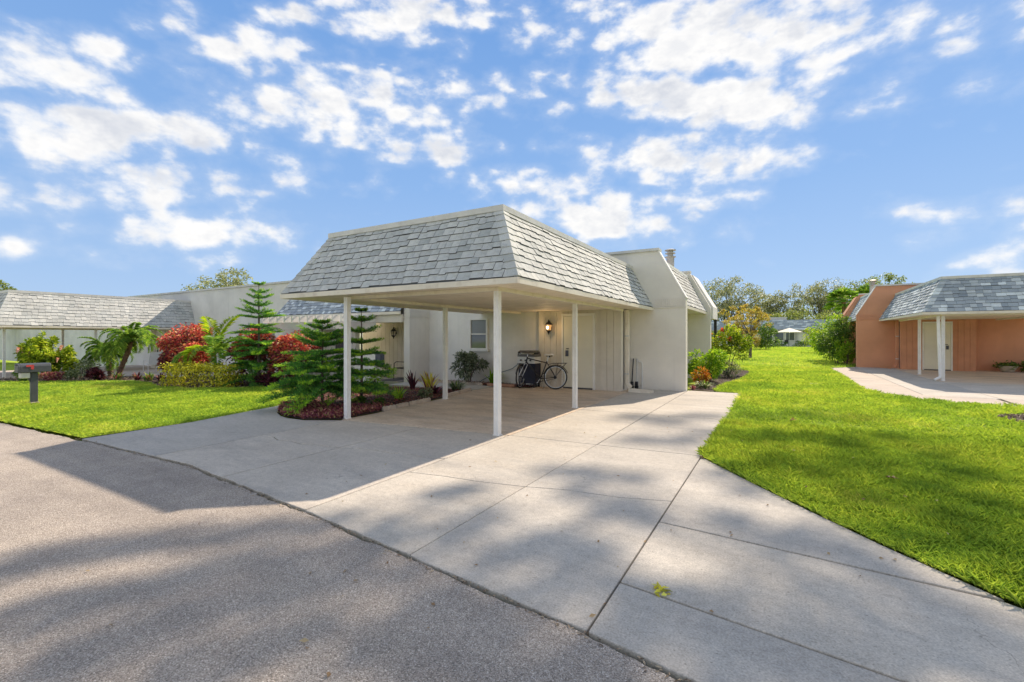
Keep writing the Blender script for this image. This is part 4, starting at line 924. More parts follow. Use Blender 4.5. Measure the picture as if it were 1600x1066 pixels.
# grill
g = thing('gas_grill', (-6.45,12.16,0), 'dark gas grill cart with grey lid behind the bicycle', 'grill')
obj('cabinet', MB().box(-6.74,-6.18,11.98,12.36,.12,.70), 'navy_panel', g, bevel=.012)
obj('control_panel', MB().box(-6.75,-6.17,11.94,12.36,.705,.90), 'white_plastic', g, bevel=.012)
for k in range(3): obj('knob', MB().tube([(-6.62+k*.16,11.94,.80),(-6.62+k*.16,11.90,.80)],.026,12), 'charcoal_plastic', g)
obj('handle', MB().tube([(-6.66,11.95,.965),(-6.66,11.90,.985),(-6.26,11.90,.985),(-6.26,11.95,.965)],.011,8), 'steel', g)
hd = MB(); k_=10; vs=[]
for x_ in (-6.75,-6.17):
    for i in range(k_+1):
        an = math.pi*i/k_; vs.append((x_, 12.15-.20*math.cos(an), .905+.185*math.sin(an)))
hd.add(vs,[(i,i+1,k_+2+i,k_+1+i) for i in range(k_)]+[tuple(range(k_+1))[::-1],tuple(range(k_+1,2*k_+2))]); obj('lid', hd, 'hood_grey', g, smooth=True)
for x_ in (-6.70,-6.22):
    for y_ in (12.0,12.33):
        obj('leg', MB().box(x_-.02,x_+.02,y_-.02,y_+.02,.06,.119), 'dark_metal', g); obj('caster', MB().tube([(x_-.014,y_,.032),(x_+.014,y_,.032)],.032,12), 'black_rubber', g)
# hose, edging timber, splash block, leaning tools
h = thing('garden_hose', (-7.05,12.45,.7), 'thin grey green hose drooping along the wall from a tap', 'hose')
obj('tube', MB().tube([(-6.98,12.44,.72),(-7.02,12.40,.62),(-7.2,12.42,.50),(-7.5,12.42,.40),(-7.9,12.42,.30),(-8.3,12.40,.10),(-8.35,12.3,.03)],.011,8), 'hose_green', h, smooth=True)
obj('tap', MB().tube([(-6.98,12.5,.80),(-6.98,12.42,.80),(-6.98,12.41,.70)],.018,8).tube([(-7.02,12.43,.845),(-6.94,12.43,.845)],.009,6).tube([(-6.98,12.43,.80),(-6.98,12.43,.845)],.008,6), 'terracotta_edge', h)
tag(obj('timber_edging', MB().tube([(-7.62,11.66,.045),(-7.1,11.70,.05),(-6.72,11.74,.045)],[.05,.052,.046],9), 'wood_edge', origin=(-7.1,11.7,0), smooth=True), 'reddish timber edging log on the carport floor by the wall', 'edging')
s = MB(); s.add([(-3.52,12.30,0),(-2.92,12.34,0),(-2.92,12.58,0),(-3.52,12.58,0),(-3.52,12.30,.085),(-2.92,12.34,.055),(-2.92,12.58,.055),(-3.52,12.58,.085),(-3.47,12.35,.085),(-2.92,12.38,.055),(-2.92,12.54,.055),(-3.47,12.53,.085),(-3.47,12.35,.05),(-2.92,12.38,.02),(-2.92,12.54,.02),(-3.47,12.53,.05)],
  [(0,1,5,4),(2,3,7,6),(3,0,4,7),(4,5,9,8),(6,7,11,10),(7,4,8,11),(8,9,13,12),(10,11,15,14),(11,8,12,15),(12,13,14,15),(1,13,9,5),(2,6,10,14),(1,2,14,13)])
tag(obj('splash_block', s, 'trim_cream', origin=(-3.2,12.45,0)), 'pale concrete splash block under the downspout', 'splash block')
def broom(x, y, lean, label, hmat):
    t = thing('broom', (x,y,0), label, 'broom', 'tools leaning in the corner behind the downspout')
    obj('handle', MB().tube([(x,y,.20),(x+lean,13.27,.86)],.016,7), hmat, t)
    obj('head', MB().box(x-.04,x+.04,y-.03,y+.03,.10,.22), 'dark_metal', t, bevel=.01); obj('bristles', MB().box(x-.048,x+.048,y-.035,y+.035,.0,.098), 'black_rubber', t)
broom(-3.63,13.05,-.02,'dark handled broom nearest the downspout, leaning in the corner','dark_metal'); broom(-3.52,13.12,-.03,'steel handled broom leaning against the end wall, right of the other','steel')
tp = thing('water_pipe', (-3.40,13.26,0), 'thin white riser pipe up the end wall beside the brooms', 'pipe')
obj('pipe', MB().tube([(-3.40,13.265,0),(-3.40,13.265,.74)],.014,8), 'white_plastic', tp); obj('elbow', MB().tube([(-3.40,13.265,.74),(-3.43,13.265,.78),(-3.50,13.265,.78)],.016,8), 'white_plastic', tp)

# mailbox ---------------------------------------------------------
mx,my,mz = -15.3,3.74,zg(-15.3)
t = thing('mailbox', (mx,my,mz), 'dark grey mailbox on a post with red flag, left lawn', 'mailbox')
prof = [(-.12,.66),(.12,.66),(.12,.80),(.105,.845),(.06,.868),(-.06,.868),(-.105,.845),(-.12,.80)]
b = MB(); b.prism_y([(mx+a,z) for a,z in prof],3.50,4.03); obj('box', b, 'charcoal_plastic', t, bevel=.008)
b = MB(); b.prism_y([(mx+a*1.04,.76+(z-.76)*1.04) for a,z in prof],3.465,3.498); dr = obj('door', b, 'charcoal_plastic', t, bevel=.006)
obj('door_pull', MB().box(mx-.03,mx+.03,3.44,3.464,.83,.85), 'charcoal_plastic', dr)
obj('flag', MB().box(mx+.122,mx+.13,3.60,3.73,.79,.835).box(mx+.122,mx+.13,3.68,3.73,.73,.79), 'red_plastic', t)
obj('post', MB().box(mx-.06,mx+.06,3.70,3.82,mz-.05,.655), 'charcoal_plastic', t, bevel=.012)
obj('brace', MB().add([(mx-.04,3.70,.42),(mx+.04,3.70,.42),(mx+.04,3.55,.655),(mx-.04,3.55,.655),(mx-.04,3.70,.50),(mx+.04,3.70,.50),(mx+.04,3.62,.655),(mx-.04,3.62,.655)],[(0,1,2,3),(7,6,5,4),(0,3,7,4),(1,5,6,2),(3,2,6,7),(0,4,5,1)]), 'charcoal_plastic', t)
obj('newspaper_slot', MB().box(mx-.09,mx+.09,3.52,3.68,.52,.655), 'coping', t, bevel=.02)
obj('base_collar', MB().box(mx-.075,mx+.075,3.685,3.835,mz-.02,mz+.06), 'edge_stone', t, bevel=.01)

# porch chair and doormat
def sling_chair(x,y,z,mat,label,name='porch_chair'):
    t = thing(name,(x,y,z),label,'chair')
    obj('seat', MB().box(x-.24,x+.24,y-.25,y+.25,z+.40,z+.43), mat, t); 
    obj('backrest', MB().add([(x+.22,y-.25,z+.42),(x+.22,y+.25,z+.42),(x+.40,y+.25,z+1.0),(x+.40,y-.25,z+1.0),(x+.25,y-.25,z+.42),(x+.25,y+.25,z+.42),(x+.43,y+.25,z+1.0),(x+.43,y-.25,z+1.0)],[(0,1,2,3),(7,6,5,4),(0,4,5,1),(3,2,6,7),(0,3,7,4),(1,5,6,2)]), mat, t)
    for s_ in (-.27,.27):
        obj('arm', MB().tube([(x+.30,y+s_,z+.64),(x-.12,y+s_,z+.64),(x-.22,y+s_,z+.58)],.013,8), mat, t)
        obj('leg', MB().tube([(x-.22,y+s_,z+.58),(x-.24,y+s_,z)],.013,8), mat, t); obj('leg', MB().tube([(x+.24,y+s_,z+.45),(x+.27,y+s_,z)],.013,8), mat, t)
sling_chair(-11.45,12.15,-.02,'dark_metal','black metal sling chair on the porch under the wall lantern')
sling_chair(-26.4,10.6,-.255,'white_plastic','white patio chair beside the far left carport',name='patio_chair')
tag(obj('doormat', MB().box(-12.0,-11.0,11.5,12.6,-.019,.0), 'mat_grey', origin=(-11.5,12,0)), 'dark grey mat under the porch chair', 'mat')

# scalloped edging stones along the bed
def edging(pts, ln, label):
    e = thing('edging', (pts[0][0],pts[0][1],0), label, 'edging')
    P = [Vector((x,y,0)) for x,y in pts]; pos=[]; acc=0
    for a,b in zip(P[:-1],P[1:]):
        L_=(b-a).length; d=(b-a)/L_; s_=0
        while s_+ln <= L_+.05: pos.append((a+d*(s_+ln/2),d)); s_+=ln
    er = random.Random(len(pts)*7)
    for c,d in pos:
        n=Vector((-d.y,d.x,0)); vs=[]; k=4; m_=k*6+1; hh=ln/2-.006; tw=.028; tilt = er.uniform(-.008,.008)
        prof=[(-hh+2*hh*i/(m_-1), .055+.030*abs(math.sin(math.pi*k*i/(m_-1)))+tilt*(i/(m_-1)-.5)) for i in range(m_)]
        for sg in (-1,1):
            for u_,z_ in prof: vs += [c+d*u_+n*tw*sg+Vector((0,0,-.03)), c+d*u_+n*tw*sg*.7+Vector((0,0,z_))]
        o_=m_*2; F_=[(2*i,2*i+2,2*i+3,2*i+1) for i in range(m_-1)]+[(o_+2*i+1,o_+2*i+3,o_+2*i+2,o_+2*i) for i in range(m_-1)]+[(2*i+1,2*i+3,o_+2*i+3,o_+2*i+1) for i in range(m_-1)]+[(0,1,o_+1,o_),(2*m_-1,2*m_-2,o_+2*m_-2,o_+2*m_-1)]
        obj('edging_stone', MB().add(vs,F_), 'edge_stone', e)
edging([(-6.92,6.72),(-6.98,7.55),(-7.08,8.6)], .40, 'scalloped edging stones along the carport bed in front of the back post')
edging([(-7.12,8.9),(-7.28,9.7),(-7.44,10.55)], .40, 'scalloped edging stones behind the back post')
edging([(-10.3,11.76),(-7.62,11.80)], .40, 'scalloped edging stones under the window bed')

# ================================================================== PLANTS
def G(x, y): return (x, y, zg(x))
# conifers in tiers --------------------------------------------------
def norfolk(name, loc, H, rad, tiers, label, seed, start=.10, bare=.0):
    rng = np.random.default_rng(seed); x,y,z = loc; t = thing(name, loc, label, 'conifer')
    obj('trunk', MB().tube([(x,y,z-.05),(x+.01,y,z+H*.5),(x,y,z+H)],[.045*H/2.5,.028*H/2.5,.006],8), 'bark', t, smooth=True)
    for k in range(tiers):
        f = start+(1-start)*(k/(tiers-1)); hz_ = z+H*(f*.985)+(rng.normal()*.018*H if 0 < k < tiers-1 else 0); r_ = rad*(1-f)**.8+.13*rad; nb = 6 if f < .9 else 5
        a0 = rng.uniform(0,6.28); parts=[]; tips=[]; ax = MB()
        for j in range(nb):
            a = a0+2*math.pi*j/nb+rng.normal()*.12; L_ = r_*rng.uniform(.66,1.12); d = np.array([math.cos(a),math.sin(a),0]); sd = np.array([-d[1],d[0],0])
            sag = .10 if f > .7 else -.04-.26*(1-f)+rng.normal()*.07; rise = .38*f+rng.normal()*.06
            def pt(u): return np.array([x,y,hz_])+d*L_*u+np.array([0,0,L_*(rise*u+sag*u*u*.9)])
            ax.tube([pt(0),pt(.5),pt(1)],[.010,.007,.003],5)
            ns = max(5,int(L_*17)); us = np.linspace(.18,1.0,ns)
            strands = [(np.array([pt(u) for u in np.linspace(.05,1.0,9)]), L_)]
            for u in us:
                for sg in (-1,1):
                    l = L_*.40*(1-.72*u)*rng.uniform(.8,1.15)+.05; dv = unit(d*.75+sd*sg*.75+np.array([0,0,.10+rng.normal()*.06]))
                    strands.append((np.array([pt(u)+dv*l*w_+np.array([0,0,.05*l*w_*w_]) for w_ in np.linspace(0,1,4)]), l))
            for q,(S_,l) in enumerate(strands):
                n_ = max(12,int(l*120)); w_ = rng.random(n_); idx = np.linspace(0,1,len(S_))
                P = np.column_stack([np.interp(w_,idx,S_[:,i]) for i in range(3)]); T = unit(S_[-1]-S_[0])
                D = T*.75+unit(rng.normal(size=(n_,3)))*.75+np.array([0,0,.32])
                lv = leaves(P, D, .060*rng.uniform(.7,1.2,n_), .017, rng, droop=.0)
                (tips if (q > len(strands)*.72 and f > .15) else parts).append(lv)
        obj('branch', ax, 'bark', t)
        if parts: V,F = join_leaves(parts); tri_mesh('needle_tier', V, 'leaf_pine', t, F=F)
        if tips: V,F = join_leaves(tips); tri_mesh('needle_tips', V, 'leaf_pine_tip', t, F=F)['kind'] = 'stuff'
    return t
norfolk('norfolk_pine', G(-14.85,8.95), 3.35, 1.15, 14, 'tall narrow conifer in flat tiers against the grey wall', 31, .07)
norfolk('norfolk_pine', (-8.35,6.4,0), 1.80, 1.12, 12, 'wide low conifer left of the front left carport post', 32, .20)
norfolk('norfolk_pine', (-7.95,7.1,0), 2.08, .86, 8, 'open dark conifer rising just behind the front left carport post', 33, .20)
# palms --------------------------------------------------------------
def pygmy(loc, H, lean, nf, L_, label, seed):
    rng = np.random.default_rng(seed); x,y,z = loc; t = thing('date_palm', loc, label, 'palm', 'pair of small date palms behind the left lawn')
    top = np.array([x+lean[0],y+lean[1],z+H]); mb = MB()
    pts = [(x,y,z-.05),(x+lean[0]*.35,y+lean[1]*.35,z+H*.35),(x+lean[0]*.75,y+lean[1]*.75,z+H*.7),tuple(top)]
    mb.tube(pts,[.10,.085,.09,.075],10)
    for i in range(70):
        u = rng.random(); p = np.array([np.interp(u,[0,.35,.7,1],[q[k] for q in pts]) for k in range(3)]); a = rng.uniform(0,6.28)
        p2 = p+np.array([math.cos(a)*.115,math.sin(a)*.115,.03]); mb.tube([p+np.array([math.cos(a)*.06,math.sin(a)*.06,0]),p2],[.03,.012],4)
    obj('trunk', mb, 'bark_palm', t)
    for g_ in range(4):
        parts=[]; rc = MB()
        for i in range(nf//4):
            el = R(rng.uniform(5,78)); pts_,lv = frond(rng, top, rng.uniform(0,6.28), el, L_*rng.uniform(.75,1.1), .27, R(rng.uniform(55,105)), 34, .014, vdrop=.45)
            parts.append(lv); rc.tube([tuple(p) for p in pts_[::3]],[.010,.008,.005,.004,.003],4)
        V,F = join_leaves(parts); fo = tri_mesh('fronds', V, 'leaf_palm', t, F=F); obj('frond_stems', rc, 'leaf_palm', fo)
pygmy(G(-24.6,8.4), 1.05, (-.35,.0), 32, 1.2, 'shorter left date palm with drooping crown behind the left lawn', 41)
pygmy(G(-23.6,8.25), 1.55, (.62,.25), 40, 1.35, 'taller leaning date palm to the right of its shorter twin', 42)
def feather_palm(loc, label, seed):
    rng = np.random.default_rng(seed); x,y,z = loc; t = thing('feather_palm', loc, label, 'palm')
    obj('trunk', MB().tube([(x,y,z-.05),(x,y,z+.5),(x-.02,y,z+.95)],[.07,.05,.04],9), 'leaf_palm', t)
    specs = [(R(100),R(84),1.5,R(45),.38,'leaf_palm_bright'),(R(170),R(76),1.45,R(38),.38,'leaf_palm_bright'),(R(20),R(55),1.35,R(60),.34,'leaf_palm'),(R(195),R(40),1.35,R(95),.34,'leaf_palm'),(R(-25),R(38),1.2,R(85),.32,'leaf_palm'),(R(230),R(30),1.45,R(95),.34,'leaf_palm'),(R(290),R(45),1.2,R(90),.32,'leaf_palm_bright'),(R(140),R(50),1.2,R(90),.32,'leaf_palm'),(R(330),R(62),1.3,R(70),.34,'leaf_palm')]
    for a,e,L_,dr_,lf,mt in specs:
        pts_,lv = frond(rng,(x-.02,y,z+1.0),a,e,L_*1.22,lf*1.15,dr_,40,.05,vdrop=.2); fo = tri_mesh('frond', lv[0], mt, t, F=lv[1])
        obj('frond_stem', MB().tube([tuple(p) for p in pts_[::3]],[.014,.011,.008,.006,.004],5), mt, fo)
feather_palm(G(-16.6,8.5), 'bright yellow green feather palm between the red crotons', 43)
# crotons, hedge, hibiscus --------------------------------------------
def croton(loc, h, rx, ry, label, seed, n=2600):
    n = int(n*1.3); rng = np.random.default_rng(seed); x,y,z = loc; t = thing('croton_bush', loc, label, 'shrub', 'red croton bushes behind the left lawn')
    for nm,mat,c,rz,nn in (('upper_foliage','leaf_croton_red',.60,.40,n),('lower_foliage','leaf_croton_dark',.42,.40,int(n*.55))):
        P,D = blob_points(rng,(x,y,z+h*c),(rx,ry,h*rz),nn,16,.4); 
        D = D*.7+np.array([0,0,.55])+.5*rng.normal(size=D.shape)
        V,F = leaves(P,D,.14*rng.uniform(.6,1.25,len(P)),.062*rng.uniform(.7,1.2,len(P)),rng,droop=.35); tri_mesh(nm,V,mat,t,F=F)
    rr_=random.Random(seed); mb=MB()
    for i in range(6):
        a=rr_.uniform(0,6.28); mb.tube([(x+.08*math.cos(a),y+.08*math.sin(a),z-.03),(x+rx*.55*math.cos(a),y+ry*.55*math.sin(a),z+h*.7)],[.025,.008],6)
    obj('stem',mb,'bark',t)
croton(G(-18.7,8.75), 2.2, 1.65, .9, 'largest red croton bush, left of the feather palm', 51, 3200)
croton(G(-16.0,9.5), 1.95, 1.0, .75, 'red croton bush between the feather palm and the tall conifer', 52, 2000)
croton(G(-13.2,9.15), 1.72, 1.15, .75, 'red croton bush right of the tall conifer, beside the pergola', 53, 2600)
rngh = np.random.default_rng(54); t = thing('clipped_hedge', G(-16.0,7.75), 'low clipped yellow green hedge at the lawn edge', 'hedge')
q = rngh.uniform((-1.25,-.42,.04),(1.25,.42,.72),size=(5200,3)); lim = np.maximum(np.maximum(np.abs(q[:,0])/1.25,np.abs(q[:,1])/.42),q[:,2]/.72); q = q[lim > .72]
q += .025*rngh.normal(size=q.shape); ca,sa_ = math.cos(R(14)),math.sin(R(14)); P = np.column_stack([-16.0+q[:,0]*ca-q[:,1]*sa_, 7.75+q[:,0]*sa_+q[:,1]*ca, q[:,2]+zg(-16)+.04*np.sin(q[:,0]*5)])
D = np.column_stack([q[:,0]*.3,q[:,1],q[:,2]*.8])+.6*rngh.normal(size=q.shape); V,F = leaves(P,D,.085*rngh.uniform(.6,1.2,len(P)),.048,rngh); tri_mesh('foliage',V,'leaf_yellow',t,F=F)
mb = MB()
for i in range(9): mb.tube([(-17.1+i*.27,7.5+i*.066,zg(-16)-.03),(-17.1+i*.27,7.5+i*.066,.4)],.012,5)
obj('stem',mb,'bark',t)
hib = thing('hibiscus_bush', G(-27.4,7.0), 'yellow green hibiscus with pink flowers behind the mailbox', 'shrub'); rngb = np.random.default_rng(55); hz0 = zg(-27.4); lv_ = []; stm = MB()
for i in range(15):
    a = rngb.uniform(-1,1); b = rngb.uniform(-.6,.6); hh = (2.25-.75*abs(a)**1.5)*rngb.uniform(.62,1.0); bx, by = -27.4+a*1.35, 7.0+b; tx = bx+rngb.normal()*.18
    P,D = blob_points(rngb,(tx,by,hz0+hh*.56),(.40,.36,hh*.46),520,7,.6); D = D+np.array([0,0,.35])+.5*rngb.normal(size=D.shape); kp = P[:,2] > hz0
    lv_.append(leaves(P[kp],D[kp],.16*rngb.uniform(.6,1.3,kp.sum()),.095*rngb.uniform(.7,1.2,kp.sum()),rngb)); stm.tube([(bx*.6-27.4*.4,by,hz0-.03),((bx+tx)/2,by,hz0+hh*.5),(tx,by,hz0+hh*.9)],[.02,.014,.006],5)
    if i < 8:
        q = np.array([tx+rngb.normal()*.2,by-.38,hz0+hh*rngb.uniform(.6,.98)]); an = np.linspace(0,2*np.pi,6,endpoint=False); dd = np.column_stack([np.cos(an),-.5+0*an,np.sin(an)])
        V,F = leaves(np.repeat(q[None],6,0),dd,.15,.12,rngb,droop=.1); tri_mesh('flower',V,'petal_pink',hib,F=F)
V,F = join_leaves(lv_); tri_mesh('foliage',V,'leaf_hibiscus',hib,F=F); obj('stem',stm,'bark',hib)
# low plants in the left bed
for i,(x,y,h_,r_,mt,lb) in enumerate((( -25.2,5.95,.62,.42,'leaf_green','dark green clump in front of the hibiscus, behind the mailbox post'),(-24.1,6.5,.38,.5,'leaf_burgundy','rusty low clump right of the mailbox post'),(-23.5,7.15,.80,.62,'leaf_variegated','white flecked shrub between mailbox and date palms'),(-22.7,7.25,.48,.34,'leaf_purple','small dark red clump left of the date palms'))):
    bush('low_plant', G(x,y), h_, r_, r_*.8, mt, lb, 'plant', 60+i, 700, .11, .4, base=.02, up=.6, stems=3)
for i,(x,y,lb) in enumerate(((-22.7,7.95,'dark bromeliad at the foot of the taller date palm'),(-21.5,8.15,'dark bromeliad right of the date palms'),(-20.7,8.2,'second dark bromeliad right of the date palms'),(-20.0,8.3,'dark bromeliad nearest the largest croton'))):
    blade_clump('bromeliad', G(x,y), 26, .42, .055, .40, 'leaf_purple' if i%2 else 'leaf_green', lb, 'plant', 70+i, 'bromeliads behind the left lawn', .45, 'leaf_burgundy')
bush('low_plant', G(-19.4,9.2), .9, .6, .5, 'leaf_green', 'green shrub behind the dark bromeliads, left of the crotons', 'plant', 75, 700, .14, .3)
bush('low_plant', G(-13.9,8.7), .42, .8, .3, 'leaf_purple', 'dark low plants at the foot of the tall conifer', 'plant', 76, 700, .10, .4, base=.02)
# burgundy ground cover at the carport corner: one uncountable mass
rngc = np.random.default_rng(80); poly = [(-9.4,6.2),(-9.05,5.93),(-8.6,5.56),(-8.14,5.33),(-7.36,5.28),(-6.9,5.58),(-6.9,6.5),(-7.0,7.2),(-7.5,6.7),(-8.0,6.4),(-8.6,6.5),(-9.0,6.7)]
qq = rngc.uniform((-9.5,5.2),(-6.8,7.3),size=(9000,2)); qq = qq[in_poly(qq[:,0],qq[:,1],poly)]
k = len(qq); hgt_ = .05+.11*(np.sin(qq[:,0]*9)*np.sin(qq[:,1]*8+1)*.5+.5)*rngc.random(k)
P = np.column_stack([qq,.01+hgt_*rngc.random(k)]); D = np.column_stack([rngc.normal(size=k),rngc.normal(size=k),.9+.4*rngc.random(k)])
V,F = leaves(P,D,.085*rngc.uniform(.6,1.3,k),.020,rngc,droop=.2); struct(tri_mesh('ground_cover',V,'leaf_burgundy',F=F),'burgundy and olive ground cover around the front left post','ground cover','stuff')
blade_clump('lily_clump', (-7.85,8.15,0), 60, .40, .026, .42, 'leaf_bright', 'bright green strap leaved clump in the red mulch', 'plant', 81)
blade_clump('ti_plant', (-9.0,9.9,0), 12, .62, .07, .30, 'leaf_purple', 'slim dark red ti plant in front of the porch wall', 'plant', 82, droop=.2)
blade_clump('bromeliad', (-8.15,9.6,0), 24, .62, .06, .42, 'leaf_yellow', 'tall yellow green bromeliad left of the back post', 'plant', 83, droop=.2, mat2='leaf_burgundy')
blade_clump('bromeliad', (-7.75,9.35,0), 30, .34, .06, .40, 'leaf_purple', 'dark purple bromeliad beside the back post', 'plant', 84, droop=.4)
bush('low_plant', (-7.42,8.62,0), .26, .17, .17, 'leaf_variegated', 'small white and green plant in front of the back post', 'plant', 85, 220, .07, .5, base=.02)
bush('low_plant', (-7.85,6.98,0), .20, .13, .13, 'leaf_green', 'left of two tiny green plants behind the front left post', 'plant', 86, 130, .07, .4, base=.02)
bush('low_plant', (-7.42,7.12,0), .20, .15, .15, 'leaf_green', 'right of two tiny green plants behind the front left post', 'plant', 87, 160, .07, .4, base=.02)
bush('low_plant', (-10.3,9.7,0), .55, .32, .28, 'leaf_bright', 'light green plant at the end of the white garden wall', 'plant', 88, 300, .10, .45)
bush('schefflera', (-8.55,11.95,0), 1.02, .66, .42, 'leaf_dull', 'grey green shrub under the window by the back post', 'shrub', 89, 1300, .11, .38, lumps=16, up=.2)
blade_clump('dark_clump', (-7.75,10.3,0), 70, .36, .035, .50, 'leaf_dull', 'dark strap leaved clump right of the back post', 'plant', 90, mat2='leaf_green')
blade_clump('lily_clump', (-7.75,12.15,0), 34, .60, .055, .45, 'leaf_bright', 'green lily clump against the wall left of the near post', 'plant', 91)
# right side bed
bush('green_shrub', (-2.0,16.4,0), 1.20, .72, .62, 'leaf_bright', 'rounded bright green shrub beside the end wall', 'shrub', 100, 1600, .12, .42)
bush('croton_bush', (-1.75,20.0,0), 2.05, .88, .8, 'leaf_hibiscus', 'tall yellow green shrub with red blooms behind the rounded shrub', 'shrub', 101, 2200, .13, .45, extra=('flower','petal_red',8,.13,.2))
bush('croton_bush', (-2.05,15.0,0), .56, .26, .26, 'leaf_orange', 'small orange and yellow croton at the foot of the end wall', 'plant', 102, 240, .12, .4, base=.1)
bush('low_plant', (-1.55,18.3,0), .60, .40, .40, 'leaf_variegated', 'pale grey green shrub between the two larger shrubs', 'shrub', 103, 500, .08, .45)
blade_clump('bromeliad', (-1.88,14.25,0), 34, .36, .05, .42, 'leaf_variegated', 'pale arching bromeliad at the corner of the end wall', 'plant', 104, droop=.7, mat2='leaf_green')
blade_clump('bromeliad', (-2.08,13.75,0), 14, .24, .05, .20, 'leaf_burgundy', 'small red bromeliad touching the end wall corner', 'plant', 105)
# orange house plants
bush('round_shrub', (2.75,31.2,0), 2.6, 1.15, 1.15, 'leaf_green', 'big dark round shrub left of the orange house', 'shrub', 110, 3400, .13, .5, lumps=22)
bush('green_shrub', (3.05,30.0,0), 1.45, .55, .5, 'leaf_bright', 'smaller light green shrub at the orange house corner', 'shrub', 111, 900, .12, .45)
bush('yellow_shrub', (2.75,34.3,0), 3.0, 1.25, 1.1, 'leaf_bright', 'yellow green shrub behind the big dark round shrub', 'shrub', 112, 2200, .15, .5)
pt_ = thing('plant_pot', (8.35,27.4,0), 'clay bowl pot with dark plant in the orange carport', 'plant pot')
obj('bowl', MB().lathe((8.35,27.4,0),[(.16,0),(.20,.03),(.31,.22),(.33,.26),(.30,.26),(.27,.22)],18),'pot_clay',pt_,smooth=True)
rngp = np.random.default_rng(113); P = np.array([8.35,27.4,.24])+rngp.normal(size=(260,3))*np.array([.16,.16,.05]); D = rngp.normal(size=(260,3))*np.array([1,1,.3])+np.array([0,0,.9]); V,F = leaves(P,D,.2,.05,rngp,droop=.4); tri_mesh('foliage',V,'leaf_green',pt_,F=F)
bush('low_plant', (9.2,27.3,0), .62, .5, .4, 'leaf_green', 'dark plant at the right edge beside the clay pot', 'plant', 114, 700, .13, .4, base=.05)

# trees ---------------------------------------------------------------
CW, RWX, RWY = (-math.sin(YAW), math.cos(YAW)), math.cos(YAW), math.sin(YAW)
def tree(name, loc, H, crown_c, crown_r, clumps, per, ls, mat, label, cat, seed, trunk_r=.3, bark='bark_grey', keep=None, limbs=9, group=None, cr=(.10,.2)):
    rng = np.random.default_rng(seed); rr_ = random.Random(seed); x,y,z = loc; t = thing(name, loc, label, cat, group)
    c = np.array(crown_c,float); r = np.array(crown_r,float); mb = MB()
    d = unit(rng.normal(size=(clumps,3))); cen = c+d*r*(rng.random((clumps,1))**.45)
    if keep is not None: cen = np.array([p for p in cen if keep(p)])
    lf_ = 0.0 if keep is not None else .25
    fork = np.array([x+(c[0]-x)*lf_, y+(c[1]-y)*lf_, z+(c[2]-r[2]-z)*.75+.2])
    mb.tube([(x,y,z-.1),(x+(fork[0]-x)*.4,y+(fork[1]-y)*.4,z+(fork[2]-z)*.5),tuple(fork)],[trunk_r*1.15,trunk_r*.9,trunk_r*.75],10); 
    for i in range(min(limbs,len(cen))):
        p = cen[i]; m_ = fork+(p-fork)*.5+np.array([0,0,.12*np.linalg.norm(p-fork)]); mb.tube([tuple(fork),tuple(m_),tuple(p)],[trunk_r*.45,trunk_r*.22,trunk_r*.06],6)
        for j in range(3):
            q = cen[rr_.randrange(len(cen))]
            if np.linalg.norm(q-m_) < r.max()*.8: mb.tube([tuple(m_),tuple((m_+q)/2+np.array([0,0,.2])),tuple(q)],[trunk_r*.16,trunk_r*.08,trunk_r*.03],5)
    obj('trunk', mb, bark, t, smooth=True)
    k = np.repeat(np.arange(len(cen)),per); n = len(k); s_ = r.max()*rng.uniform(cr[0],cr[1],len(cen))
    P = cen[k]+unit(rng.normal(size=(n,3)))*(s_[k][:,None]*rng.random((n,1))**.5)*np.array([1,1,.7])
    D = rng.normal(size=(n,3))+np.array([0,0,.2])
    if keep is not None: kk = np.array([keep(p) for p in P]); P=P[kk]; D=D[kk]; n=len(P)
    V,F = leaves(P,D,ls*rng.uniform(.6,1.3,n),ls*.55,rng); tri_mesh('crown',V,mat,t,F=F); return t
def out_of_view(p):      # crowns that overhang the place but stay above or beside what the camera takes in
    d = p[0]*CW[0]+p[1]*CW[1]; r = p[0]*RWX+p[1]*RWY
    if d < .5: return True
    return (p[2]-CAMH)/d > .775 or r/d > 1.17
tree('oak_tree', G(-9.6,108), 15, (-9.6,108,8.6), (10.0,6,5.3), 150, 60, .42, 'leaf_oak_hazy', 'broad sparse oak far behind, just right of the grey house', 'tree', 120, .5, group='oaks behind the far house', limbs=16)
tree('oak_tree', G(-1,114), 11, (-1,114,7.4), (6.0,5,3.6), 95, 55, .42, 'leaf_oak_hazy', 'shorter oak in the gap above the far house roof', 'tree', 121, .4, group='oaks behind the far house', limbs=14)
tree('oak_tree', G(8.2,118), 14, (8.2,118,8.6), (8.0,6,5.3), 125, 55, .42, 'leaf_oak_hazy', 'tall bare limbed oak right of the gap above the far house', 'tree', 122, .55, group='oaks behind the far house', limbs=20)
tree('oak_tree', G(16.5,112), 13, (16.5,112,8.0), (7.5,6,5.2), 130, 70, .42, 'leaf_oak_green', 'greener oak behind the palms left of the orange house', 'tree', 123, .5, group='oaks behind the far house', limbs=14)
tree('oak_tree', G(4,104), 7, (4,104,4.6), (7,3.5,2.0), 60, 60, .38, 'leaf_oak_green', 'low green tree directly behind the far house roof', 'tree', 124, .3, group='oaks behind the far house')
tree('oak_tree', G(-18,100), 8, (-18,100,5.4), (8,4,3.0), 70, 60, .38, 'leaf_oak_hazy', 'low grey oak at the left end of the far tree line', 'tree', 125, .3, group='oaks behind the far house')
tree('oak_tree', (-46.5,25,-.6), 8, (-46.5,25,5.8), (4.3,3,2.2), 90, 40, .26, 'leaf_oak_hazy', 'sparse tree crown showing over the grey wall at left', 'tree', 126, .25, cr=(.10,.2))
